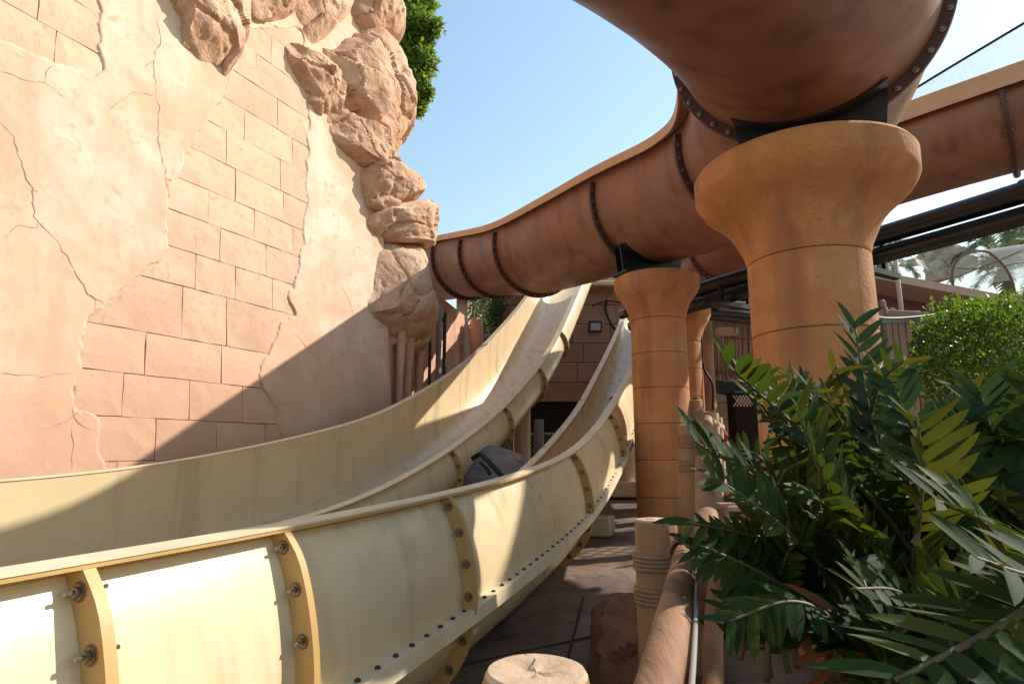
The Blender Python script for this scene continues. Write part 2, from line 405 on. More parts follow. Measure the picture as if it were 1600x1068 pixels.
# wall body behind the plaster, with the return at its far end
def wbox(t0, t1, v0, v1, h0, h1):
    return np.array([wpt(t, v, h) for h in (h0, h1) for t, v in ((t0, v0), (t1, v0), (t1, v1), (t0, v1))]), [(3, 2, 1, 0), (4, 5, 6, 7), (0, 1, 5, 4), (1, 2, 6, 5), (2, 3, 7, 6), (3, 0, 4, 7)]
obj('wall_core', *wbox(-1.6, 5.46, -1.65, 8.6, -.7, -.075), M['joint'], wroot)
def wall_block(t0, t1, v0, v1, k, d=.0):
    g = .0045; n = 5
    r = random.Random(k * 31 + int(t0 * 100))
    def jit(a): return a + r.uniform(-.004, .004)
    t0 += g; t1 -= g; v0 += g; v1 -= g
    bt, bv = np.meshgrid(np.linspace(t0, t1, 6), np.linspace(v0, v1, 4), indexing='ij')
    edge = np.zeros((6, 4)); edge[0] = edge[-1] = 1; edge[:, 0] = edge[:, -1] = 1
    jt = np.array([[r.uniform(-.004, .004) for _ in range(4)] for _ in range(6)]); jv = np.array([[r.uniform(-.004, .004) for _ in range(4)] for _ in range(6)])
    jt[0] = jt[0] * 1.1; off = r.uniform(-.010, -.004) + d
    hq = off - edge * .005 + np.array([[r.uniform(-.003, .003) for _ in range(4)] for _ in range(6)])
    fv = wpt(bt + jt, bv + jv, hq).reshape(-1, 3)
    Fc = [f[::-1] for f in grid_faces(6, 4)]
    ring = [i * 4 for i in range(6)] + [5 * 4 + j for j in range(1, 4)] + [i * 4 + 3 for i in range(4, -1, -1)] + [j for j in (2, 1)]
    bk = [fv[i] - WN * .06 for i in ring]; nb = len(fv)
    V = np.concatenate([fv, bk])
    Fc += [(ring[i], ring[(i + 1) % len(ring)], nb + (i + 1) % len(ring), nb + i)[::-1] for i in range(len(ring))]
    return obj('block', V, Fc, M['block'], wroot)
LV = [-1.4, -.96, -.52, -.085, .32, .735, 1.165, 1.735, 2.14, 2.555, 2.96, 3.39, 3.84, 4.27, 4.73, 5.2, 5.65, 6.1]
def tj(*pp): return [tv(*p)[0] for p in pp]
tL = lambda x, y: tv(x, y)[0]
courses = {
 0: (tL(150, 760), [tL(230, 800), tL(330, 800)], tL(445, 740)),
 1: (tL(150, 750), [tL(150, 750) + .45, tL(150, 750) + 1.15], tL(445, 735)),
 2: (tL(150, 735), tj((184, 730), (292, 724)) + [tL(292, 724) + .75], tL(445, 725)),
 3: (tL(135, 690), tj((244, 687), (339, 688), (416, 684)), tL(450, 690)),
 4: (tL(105, 615), tj((193, 617), (297, 626), (380, 631)), tL(440, 635)),
 5: (tL(112, 545), tj((228, 552), (347, 571)), tL(425, 580)),
 6: (tL(135, 470), tj((286, 488), (355, 507)), tL(455, 520)),
 7: (tL(200, 415), tj((307, 423), (369, 444), (427, 463)), tL(475, 470)),
 8: (tL(245, 350), tj((345, 380), (417, 407)), tL(472, 420)),
 9: (tL(248, 300), tj((327, 316), (398, 350), (459, 378)), tL(485, 380)),
 10: (tL(270, 250), tj((369, 286), (444, 325)), tL(488, 345)),
 11: (tL(290, 205), tj((355, 225), (439, 275)), tL(488, 300)),
 12: (tL(310, 165), tj((383, 193), (458, 240)), tL(488, 255)),
 13: (tL(335, 130), tj((435, 181),), tL(488, 210)),
 14: (tL(350, 90), tj((402, 108),), tL(488, 165)),
 15: (tL(370, 60), tj((425, 80),), tL(486, 120)),
 16: (tL(375, 40), tj((408, 30),), tL(478, 70)),
}
for k, (a, js, b) in courses.items():
    e = [a - .1] + sorted(js) + [b + .14]
    for i in range(len(e) - 1):
        if e[i + 1] - e[i] > .06: wall_block(e[i], e[i + 1], LV[k], LV[k + 1], k * 10 + i)
for v0, v1, e in ((3.92, 4.36, [-.6, tL(61, 15), tL(170, 60)]), (3.42, 3.92, [-.6, tL(0, 30) - .3, tL(88, 65), tL(172, 110)]), (4.36, 4.8, [-.6, .35, tL(165, 10)])):
    for i in range(len(e) - 1): wall_block(e[i], e[i + 1], v0, v1, int(v0 * 100) + i)
# cracks in the plaster
def crack(pp, w=.007, seed=0):
    c = poly_tv(pp); r = random.Random(seed); pts = [c[0]]
    for a, b in zip(c[:-1], c[1:]):
        n = max(2, int(np.linalg.norm(b - a) / .045))
        for k in range(1, n + 1):
            p = a + (b - a) * k / n
            if k < n: p = p + np.array([r.gauss(0, .012), r.gauss(0, .010)])
            pts.append(p)
    pts = np.array(pts); T = np.gradient(pts, axis=0); Nn = np.stack([-T[:, 1], T[:, 0]], 1); Nn /= np.linalg.norm(Nn, axis=1)[:, None] + 1e-9
    ww = np.array([w * r.uniform(.15, 1.0) for _ in pts]) ; ww[0] = ww[-1] = .0005
    p3 = np.concatenate([pts, np.zeros((len(pts), 1))], 1)
    h0 = fbm(p3 * .9, 4, 21) * .005 + fbm(p3 * 6, 3, 8) * .002 + .003
    A = wpt(pts[:, 0] + Nn[:, 0] * ww, pts[:, 1] + Nn[:, 1] * ww, h0 + .003); B = wpt(pts[:, 0] - Nn[:, 0] * ww, pts[:, 1] - Nn[:, 1] * ww, h0 + .003)
    n = len(pts); obj('crack', np.concatenate([A, B]), [(i, i + 1, n + i + 1, n + i) for i in range(n - 1)], M['crack'], wroot)
CR = [[(0, 190), (22, 215), (34, 260), (50, 300), (52, 338), (78, 365), (95, 385), (115, 420), (137, 460), (165, 480)], [(52, 338), (58, 356), (28, 352), (0, 376)],
      [(137, 460), (150, 472), (142, 500)], [(0, 112), (35, 125), (70, 130), (105, 155)], [(70, 130), (72, 112), (85, 102)],
      [(246, 30), (250, 62), (240, 95), (242, 145), (249, 165), (246, 215), (258, 270), (262, 310)], [(242, 148), (215, 145), (185, 160), (168, 172)],
      [(258, 270), (270, 268), (283, 275)], [(118, 600), (113, 640), (122, 660), (142, 672)], [(142, 650), (125, 640), (108, 655), (82, 665)], [(113, 660), (114, 700), (112, 735)],
      [(0, 583), (60, 588), (110, 582)], [(360, 120), (350, 150), (338, 165)], [(405, 595), (412, 608), (432, 630), (440, 660), (436, 700)], [(432, 630), (448, 632), (455, 650)],
      [(530, 440), (545, 470), (560, 515)], [(455, 520), (470, 530), (480, 550)], [(330, 255), (340, 268), (338, 275)], [(520, 630), (530, 645), (540, 640), (536, 675)], [(495, 540), (500, 570), (492, 600)],
      [(305, 365), (312, 385), (318, 392)], [(240, 95), (225, 105)], [(60, 300), (45, 295)]]
for i, c in enumerate(CR): crack(c, .0050 if i in (0, 5, 8, 13) else .0032, i)

# ------------------------------------------------------------------ sculpted rocks on the wall edge
def rock_px(name, outline, off, front, back, label, seed, amp=.10, centre=None, mt='rock', group=None, fac=.10, plane=None, nr=44, na=128, pw=5.5, grow=1.12, dx=0):
    """closed boulder grown from its outline on a plane parallel to the wall"""
    if plane is None: p0, n, u, w = WP0 + WN * off, WN, WT, WU
    else: p0, n, u, w = plane
    mx_ = np.mean([p[0] for p in outline]); outline = [(p[0] + (dx if p[0] > mx_ else 0), p[1]) for p in outline] if plane is None else outline
    P = np.array([onplane(*p, p0, n) for p in outline])
    a2 = np.stack([(P - p0) @ u, (P - p0) @ w], 1)
    a2c = crom(np.vstack([a2, a2[:1]]), 8)[:-1]
    sc_ = grow
    c = a2.mean(0) if centre is None else np.array([(onplane(*centre, p0, n) - p0) @ u, (onplane(*centre, p0, n) - p0) @ w])
    seg = np.linalg.norm(np.diff(np.vstack([a2c, a2c[:1]]), axis=0), axis=1); cum = np.concatenate([[0], np.cumsum(seg)])
    tq = np.linspace(0, cum[-1], na, endpoint=False); cl = np.vstack([a2c, a2c[:1]])
    O = np.stack([np.interp(tq, cum, cl[:, 0]), np.interp(tq, cum, cl[:, 1])], 1); O = c + (O - c) * sc_
    V = []; 
    rr = np.sin(np.linspace(0, 1, nr) * np.pi / 2)
    def P3(uv, h): return p0 + uv[:, 0:1] * u + uv[:, 1:2] * w + np.asarray(h).reshape(-1, 1) * n
    V.append(P3(c[None], [front]))
    for r in rr[1:]: V.append(P3(c + (O - c) * r, np.full(na, front * (1 - r ** pw) ** .55)))
    for r in rr[-2:0:-3]: V.append(P3(c + (O - c) * r, np.full(na, -back * (1 - r ** 3) ** .5)))
    V.append(P3(c[None], [-back])); V = np.concatenate(V)
    nring = (len(V) - 2) // na; Fc = [(0, 1 + (j + 1) % na, 1 + j) for j in range(na)]
    for k in range(nring - 1):
        o = 1 + k * na
        Fc += [(o + j, o + (j + 1) % na, o + na + (j + 1) % na, o + na + j) for j in range(na)]
    o = 1 + (nring - 1) * na; Fc += [(o + j, o + (j + 1) % na, len(V) - 1) for j in range(na)]
    # chiselled planes, then displacement
    rp = np.random.default_rng(seed * 7 + 1); cc = V.mean(0); ext = V - cc
    for _k in range(26):
        nv_ = rp.normal(size=3) * .62 + n * 1.0; nv_ /= np.linalg.norm(nv_); pr_ = ext @ nv_; lim = np.quantile(pr_, .985) * rp.uniform(.55, .95)
        ex_ = np.clip(pr_ - lim, 0, None); ext = ext - np.outer(ex_ * .86 / max(.35, nv_ @ n), n)
    V = cc + ext
    me = mesh('t', V, Fc); nn = np.zeros(len(V) * 3); me.vertices.foreach_get('normal', nn); nn = nn.reshape(-1, 3); bpy.data.meshes.remove(me)
    if (nn[0] @ n) < 0: nn = -nn; Fc = [f[::-1] for f in Fc]
    wv, we, wo_ = worley(V + fbm(V * 1.5, 2, seed)[:, None] * .12, 1.15, seed)
    tilt = (wo_ @ np.array([.5, -.3, .6])) * .5
    d = (wv - .5) * fac * .8 + tilt * fac * 1.1 - np.exp(-(we / .035) ** 2) * .035
    d += fbm(V * 1.4, 3, seed + 3) * amp * .18 + fbm(V * 4.5, 4, seed + 5) * amp * .22 + np.minimum(fbm(V * 14, 3, seed + 9), .1) * .016
    wv2, we2, _o = worley(V * np.array([1, 1, .7]), 3.3, seed + 77); d += (wv2 - .5) * amp * .16
    rv_ = np.concatenate([[0]] + [np.full(na, q_) for q_ in list(rr[1:]) + [1.0] * (nring - nr + 1)] + [[1.0]])
    d = d * (1 - .72 * sstep(rv_, .80, .97))
    V = V + nn * d[:, None]
    return solo(name, V, Fc, M[mt], label, 'rock', group, smooth=30)
RG_ = 'sculpted rocks along the wall edge'
rock_px('overhanging_rock', [(245, -70), (320, -95), (385, -60), (394, 0), (386, 40), (370, 72), (357, 105), (349, 136), (330, 140), (305, 116), (288, 84), (274, 45), (258, 15)], .10, .24, .4,
        'jagged rock jutting down from the top of the plaster wall', 4, .16, (328, 15), fac=.14)
rock_px('overhanging_rock', [(385, -70), (430, -85), (480, -70), (474, -5), (452, 22), (426, 42), (402, 54), (384, 38), (378, 0)], .10, .24, .4,
        'smaller bulging rock beside the jagged jutting rock', 6, .14, (426, -10), fac=.14)
rock_px('wall_rock', [(452, 30), (470, -30), (515, -70), (560, -60), (540, 10), (520, 35), (500, 60), (488, 84), (474, 74), (460, 60)], .10, .16, .3, 'thin rock slab between the jutting rock and the big rock face', 5, .10, (500, 0), fac=.12, grow=1.25)
rock_px('wall_rock', [(500, -20), (560, -70), (640, -80), (616, -20), (618, 20), (622, 55), (614, 78), (590, 66), (565, 30), (535, 24), (510, 12)], .12, .46, .4, 'rounded cap rock next to the leafy tree at the wall top', 7, .14, (575, -5), grow=1.15)
rock_px('rock_face', [(515, 40), (545, 20), (575, 24), (598, 55), (612, 78), (628, 104), (637, 150), (640, 200), (634, 236), (612, 218), (590, 196), (565, 184), (540, 178), (524, 140), (520, 95), (512, 70)], .10, .48, .4,
        'biggest broad rock face below the cap rock', 12, .13, (578, 115), fac=.12, dx=8, grow=1.16)
rock_px('wall_rock', [(458, 62), (476, 78), (505, 60), (530, 70), (545, 120), (545, 165), (522, 196), (500, 190), (486, 160), (476, 128), (466, 104)], .06, .26, .4, 'rough rock with a pointed tip left of the big rock face', 14, .13, (508, 125), fac=.12, grow=1.2)
rock_px('ledge_rock', [(512, 172), (548, 176), (580, 188), (610, 212), (634, 240), (622, 252), (602, 262), (580, 268), (556, 258), (530, 234), (506, 205)], .08, .38, .4, 'eroded ledge rock under the broad rock face', 17, .12, (565, 222), fac=.12, grow=1.24)
rock_px('wall_rock', [(572, 268), (600, 258), (622, 246), (636, 252), (646, 285), (650, 305), (638, 318), (610, 330), (586, 334), (572, 316), (570, 290)], .12, .46, .4, 'squat rounded rock between the ledge and the wide boulder', 23, .11, (608, 292), dx=6, grow=1.24)
rock_px('wall_rock', [(588, 346), (600, 334), (632, 322), (660, 316), (678, 324), (684, 345), (678, 368), (664, 386), (640, 378), (612, 372), (590, 370)], .14, .52, .4, 'wide boulder beside the end of the brown slide', 27, .10, (640, 350), dx=22, grow=1.2)
rock_px('hanging_rock', [(588, 374), (615, 370), (645, 380), (664, 392), (668, 430), (672, 475), (668, 522), (646, 550), (614, 560), (594, 556), (585, 530), (586, 470), (584, 425), (585, 395)], .10, .46, .4, 'lowest tall rock slab half in shade under the wide boulder', 31, .09, (622, 455), fac=.07, dx=8, grow=1.08)

# ------------------------------------------------------------------ rear side wall with pipes, ribs, vines
def vwall(name, pA, pB, z0, z1, th, m, **kw):
    a = np.array([*pA, 0.]); b = np.array([*pB, 0.]); d = (b - a) / np.linalg.norm(b - a); n = np.array([d[1], -d[0], 0])
    c = (a + b) / 2 - n * th / 2; c[2] = (z0 + z1) / 2
    return box(c, np.linalg.norm(b - a), th, z1 - z0, np.array([d, -n, [0, 0, 1]])), d, n
(pv, pf), sdv, snv = vwall('x', (-2.0, 9.35), (-1.02, 14.2), .2, 5.1, .3, M['pinkwall'])
rs = thing('rear_side_wall', (-1.5, 11.8, .2), 'sunlit pink rendered side wall with ribs beyond the hanging rock', 'wall')
def ripple_wall(pA, pB, z0, z1f, amp, seed, n=70, mz=60):
    a = np.array([*pA]); b = np.array([*pB]); d = (b - a); Ln = np.linalg.norm(d); d = d / Ln; nn = np.array([d[1], -d[0]])
    V = []
    for i in range(n + 1):
        s = i / n
        for j in range(mz + 1):
            z = z0 + (z1f(s) - z0) * j / mz
            q = np.array([[s * Ln * 1.5, z * .5, seed]]); q2_ = np.array([[s * Ln * 5, z * 2.5, seed]])
            h = float(fbm(q, 3, seed)[0] * amp + fbm(q2_, 3, seed + 4, True)[0] * amp * .25)
            p = a + d * s * Ln + nn * h; V.append((p[0], p[1], z))
    return np.array(V), [f[::-1] for f in grid_faces(n + 1, mz + 1)]
rv, rf = ripple_wall((-2.0, 9.35), (-1.10, 14.3), .2, lambda s: 4.05 + .75 * s, .06, 3)
obj('render_face', rv, rf, M['pinkwall'], rs, smooth=True)
obj('wall_core', *vwall('x', (-2.12, 9.35), (-1.14, 14.2), .2, 4.8, .3, None)[0], M['pinkwall'], rs)
for px, Y, w_, zt in ((620, 9.6, .065, 3.9), (632, 9.85, .085, 3.9), (650, 10.3, .075, 3.9), (741, 14.1, .15, 4.7)):
    c = at(px, 560, Y); c = np.array([c[0] + .06, Y, 0])
    prof = []
    for k, z in enumerate(np.linspace(.3, zt, 26)):
        a_ = np.linspace(0, 2 * np.pi, 12, endpoint=False); rr_ = w_ * (1 + .12 * math.sin(z * 5 + px)) * (1 + .06 * np.sin(a_ * 3 + z * 4))
        prof.append(np.stack([c[0] + rr_ * np.cos(a_), c[1] + rr_ * np.sin(a_), np.full(12, z)], 1))
    obj('rib', *loft(prof), M['pinkwall'], rs, smooth=True)
for k, (px, yt, Y, r_) in enumerate(((664, 512, 10.7, .028), (678, 488, 11.1, .05), (687, 500, 11.4, .035))):
    p = at(px, yt, Y); pts = [(p[0] + .1, Y, .4), (p[0] + .1, Y, p[2] - .15), (p[0] + .1, Y, p[2] - .03), (p[0] + .05, Y + .02, p[2] + .02), (p[0] - .02, Y + .05, p[2])]
    solo('conduit_pipe', *tube(crom(pts, 5), r_, 10), M['lightgrey'] if k == 1 else M['black'], ['thin dark conduit on the pink side wall', 'pale grey pipe clipped up the pink side wall', 'short dark hooked pipe beside the grey pipe'][k], 'pipe', smooth=True)
# pale wall with hanging vines
(wv_, wf_), _, _ = vwall('x', (-1.08, 14.4), (.42, 18.4), .8, 6.4, .3, None)
solo('rear_pale_wall', wv_, wf_, M['whitewall'], 'pale rendered wall hung with green vines behind the cream slides', 'wall')
def leaves(P, size, aspect=.5, seed=0, up=None, droop=0.0, out=None):
    """folded leaf per point: 6 vertices, 4 triangles"""
    r = np.random.default_rng(seed); n = len(P); P = np.asarray(P, float)
    d = r.normal(size=(n, 3)); 
    if out is not None: d += out
    if up is not None: d += np.asarray(up)
    d /= np.linalg.norm(d, axis=1)[:, None]
    q = r.normal(size=(n, 3)); s = np.cross(d, q); s /= np.linalg.norm(s, axis=1)[:, None]; nn = np.cross(s, d)
    L = (size * r.uniform(.65, 1.25, n))[:, None]; Wd = L * aspect * .5
    V = np.stack([P, P + d * L * .45 + s * Wd + nn * Wd * .35, P + d * L * .5, P + d * L * .45 - s * Wd + nn * Wd * .35, P + d * L - nn * L * .1], 1).reshape(-1, 3)
    b = np.arange(n) * 5; Fc = np.concatenate([np.stack([b, b + 1, b + 2], 1), np.stack([b, b + 2, b + 3], 1), np.stack([b + 1, b + 4, b + 2], 1), np.stack([b + 2, b + 4, b + 3], 1)])
    return V, Fc
def rmesh(name, V, Fc, m, parent=None, label=None, cat=None, base=None, kind=None):
    b = base_of(parent) if parent is not None else (np.zeros(3) if base is None else np.asarray(base, float))
    me = bpy.data.meshes.new(name); V = np.asarray(V, np.float32) - b.astype(np.float32); Fc = np.asarray(Fc, np.int32)
    me.vertices.add(len(V)); me.vertices.foreach_set('co', V.ravel()); nf, k = Fc.shape
    me.loops.add(nf * k); me.loops.foreach_set('vertex_index', Fc.ravel()); me.polygons.add(nf)
    me.polygons.foreach_set('loop_start', np.arange(nf, dtype=np.int32) * k); me.polygons.foreach_set('loop_total', np.full(nf, k, np.int32)); me.update(calc_edges=True)
    me.materials.append(m); o = bpy.data.objects.new(name, me); COL.objects.link(o)
    if parent is not None: o.parent = parent
    else: o.location = tuple(b)
    return tag(o, label, cat, None, kind)
for k, (px0, px1, y0, y1, lab) in enumerate(((703, 730, 440, 520, 'short trailing vine next to the pink side wall'), (742, 795, 440, 560, 'long dense green vine hanging on the pale rear wall'), (800, 826, 440, 500, 'dark trailing vine at the edge of the cream slide'))):
    Y = (14.75, 15.9, 17.6)[k]; r = np.random.default_rng(k + 40); n = (700, 2200, 700)[k]
    u = r.uniform(0, 1, n); st = r.integers(0, 30, n) / 30 + r.normal(0, .012, n); ln = .5 + .5 * np.sin(np.floor(st * 30) * 2.4) ** 2
    A = at((px0 + px1) / 2, y0, Y); B = at((px0 + px1) / 2, y1 + 15, Y); wd_ = np.array([1.5, 4.0]); wd_ /= np.linalg.norm(wd_); wl_ = (.38, .95, .40)[k]
    wc_ = np.array([-1.08 + 1.5 * (Y - 14.4) / 4.0, Y]); hw = .2
    pos = wc_ + ((st - .5) * 2 * wl_)[:, None] * wd_ + (r.uniform(.02, .3, n) * (1 - u * .6))[:, None] * np.array([wd_[1], -wd_[0]])
    A[0] = wc_[0] + .1
    P = np.stack([pos[:, 0], pos[:, 1], A[2] + .6 - (A[2] + .6 - B[2]) * u * ln], 1)
    vr = thing('hanging_vine', (A[0], Y, B[2]), lab, 'vine')
    rmesh('foliage', *leaves(P, .115, .45, k, up=(0, -.2, -.9)), M['vine'], vr)
    for j in range(5): obj('stem', *tube([(A[0] + (j - 2) * .35 * hw, Y + .1, A[2] + .6), (A[0] + (j - 2) * .4 * hw + .03, Y + .02, (A[2] + B[2]) / 2), (A[0] + (j - 2) * .38 * hw, Y + .05, B[2] + .2)], .008, 5), M['twig'], vr)

# ------------------------------------------------------------------ rear block wall
def block_wall(name, x0, x1, y, z0, z1, ch, bl, m, label, seed, mj):
    t = thing(name, ((x0 + x1) / 2, y, z0), label, 'wall'); r = random.Random(seed)
    obj('wall_core', *box(((x0 + x1) / 2, y + .22, (z0 + z1) / 2), x1 - x0 - .02, .3, z1 - z0 - .02), mj, t)
    z = z0; k = 0
    while z < z1 - .05:
        h = min(ch, z1 - z); x = x0 - (bl / 2 if k % 2 else 0) + r.uniform(0, .1)
        while x < x1 - .02:
            w = bl * r.uniform(.85, 1.2); a, b = max(x, x0), min(x + w, x1)
            if b - a > .08:
                obj('block', *box(((a + b) / 2, y + .05 + r.uniform(-.006, .006), z + h / 2), b - a - .014, .1, h - .014, bev=.008), m, t)
            x += w
        z += h; k += 1
    return t
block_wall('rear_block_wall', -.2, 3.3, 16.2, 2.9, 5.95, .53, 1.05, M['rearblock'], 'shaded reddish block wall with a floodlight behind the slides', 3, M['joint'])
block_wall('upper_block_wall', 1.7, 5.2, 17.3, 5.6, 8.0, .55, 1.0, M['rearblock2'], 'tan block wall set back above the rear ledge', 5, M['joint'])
solo('wall_ledge', *box((1.8, 16.0, 6.03), 3.3, .6, .14, bev=.03), M['rearblock2'], 'cracked tan stone ledge on top of the rear block wall', 'ledge')
solo('dark_opening', *box((1.5, 16.35, 1.9), 4.0, .1, 2.1, bev=.02), M['dark'], 'black panel standing in for the dark opening below the rear block wall', 'panel')  # flat black slab painted in for the shade inside the opening
# rear enclosure so no light leaks from behind
# floodlight
fp = at(930, 510, 16.0); fl_ = thing('floodlight', fp, 'small black square floodlight on the rear block wall', 'lamp')
AXF = np.array([[1, 0, 0], [0, .94, .34], [0, -.34, .94]])
obj('housing', *box(fp, .36, .10, .32, AXF, .02), M['black'], fl_)
obj('lens', *box(fp + np.array([0, -.055, -.015]), .27, .02, .20, AXF, .006), M['glass'], fl_)
obj('bracket', *box(fp + np.array([0, .12, .02]), .06, .14, .06), M['black'], fl_)
cp = [at(948, 468, 16.05), at(946, 482, 16.1), at(952, 500, 16.1), at(962, 516, 16.1), at(972, 522, 16.1)]
solo('cable', *tube(crom(cp, 6), .035, 6), M['cable'], 'thick black cable hanging down from the stone ledge', 'cable', smooth=True)
cp = [at(925, 478, 15.9), at(950, 470, 15.95), at(985, 476, 16.0)]
solo('cable', *tube(crom(cp, 6), .02, 6), M['cable'], 'thin black cable running along the stone ledge', 'cable', smooth=True)

# ------------------------------------------------------------------ cream body slides
SA = rad(20.0); SD = np.array([math.sin(SA), math.cos(SA), 0]); SN = np.array([math.cos(SA), -math.sin(SA), 0]); OFF = -1.57
ST = np.concatenate([np.arange(-1.2, 14.71, .1)])
def prof(k): 
    k = np.array(k, float); z = np.interp(ST, k[:, 0], k[:, 1])
    for _ in range(60): z[1:-1] = .25 * z[:-2] + .5 * z[1:-1] + .25 * z[2:]
    return z
def slide(nearz, farz, latn, tmpl, tmpf, joints, seam_h):
    """returns function point(si, lat, h) along the perpendicular section"""
    dz = np.gradient(nearz, ST); th = np.arctan(dz)
    Uv = np.stack([-np.sin(th)[:, None] * SD + np.cos(th)[:, None] * np.array([0, 0, 1.0])], 0)[0]
    N = SD * ST[:, None] + SN * latn + np.array([0, 0, 1.0]) * nearz[:, None]
    def pt(i, lat, h): return N[i] + SN * lat + Uv[i] * h
    return pt, Uv, N, th
def section_pts(tm, far, hF):
    """tm: near part list (lat,h) to the lowest point; far: width,bottom -> curve up to the far rim at height hF"""
    W_, lo = far; bl, bh = tm[-1]
    a = np.linspace(0, np.pi / 2, 12)[1:]
    h1 = min(hF - .12, hF * .5 + bh * .5)
    fx = bl + (-(W_ + .05) - bl) * np.sin(a); fy = bh + (h1 - bh) * (1 - np.cos(a))
    return tm + list(zip(fx, fy)) + [(-(W_ + .035), h1 + (hF - h1) * .5), (-W_, hF)]
def smooth_poly(p, n):
    p = np.array(p, float); c = crom(p, 6); d = np.concatenate([[0], np.cumsum(np.linalg.norm(np.diff(c, axis=0), axis=1))])
    t = np.linspace(0, d[-1], n); return np.stack([np.interp(t, d, c[:, 0]), np.interp(t, d, c[:, 1])], 1)
def hexbolt():
    parts = []
    a = np.linspace(0, 2 * np.pi, 12, endpoint=False)
    def ringz(r, z, n=12): return np.stack([r * np.cos(np.linspace(0, 2 * np.pi, n, endpoint=False)), r * np.sin(np.linspace(0, 2 * np.pi, n, endpoint=False)), np.full(n, z)], 1)
    parts.append(loft([ringz(.020, -.002, 10), ringz(.020, .003, 10)]))
    parts.append(loft([ringz(.0125, .003, 6), ringz(.0125, .014, 6)]))
    parts.append(loft([ringz(.006, .014, 6), ringz(.006, .034, 6)]))
    return mesh('bolt', *join(parts))
BOLT = hexbolt(); BOLT.materials.append(M['steel'])
BOLTS = mesh('bolt', *join([loft([np.stack([r * np.cos(np.arange(6) * np.pi / 3), r * np.sin(np.arange(6) * np.pi / 3), np.full(6, z)], 1) for r, z in ((.0125, -.002), (.0125, .007), (.006, .011))])])); BOLTS.materials.append(M['darkbolt'])
STAIN = mesh('rust_stain', *loft([np.stack([r * np.cos(np.arange(10) * .6283) , r * np.sin(np.arange(10) * .6283), np.full(10, z)], 1) for r, z in ((.026, -.001), (.025, .0012))])); STAIN.materials.append(M['rust'])
def orient(z, loc, x=(0, 0, 1)):
    z = Vector(z).normalized(); x = Vector(x); x = (x - z * x.dot(z)).normalized(); y = z.cross(x)
    m = Matrix((x, y, z)).transposed().to_4x4(); m.translation = Vector(loc); return m

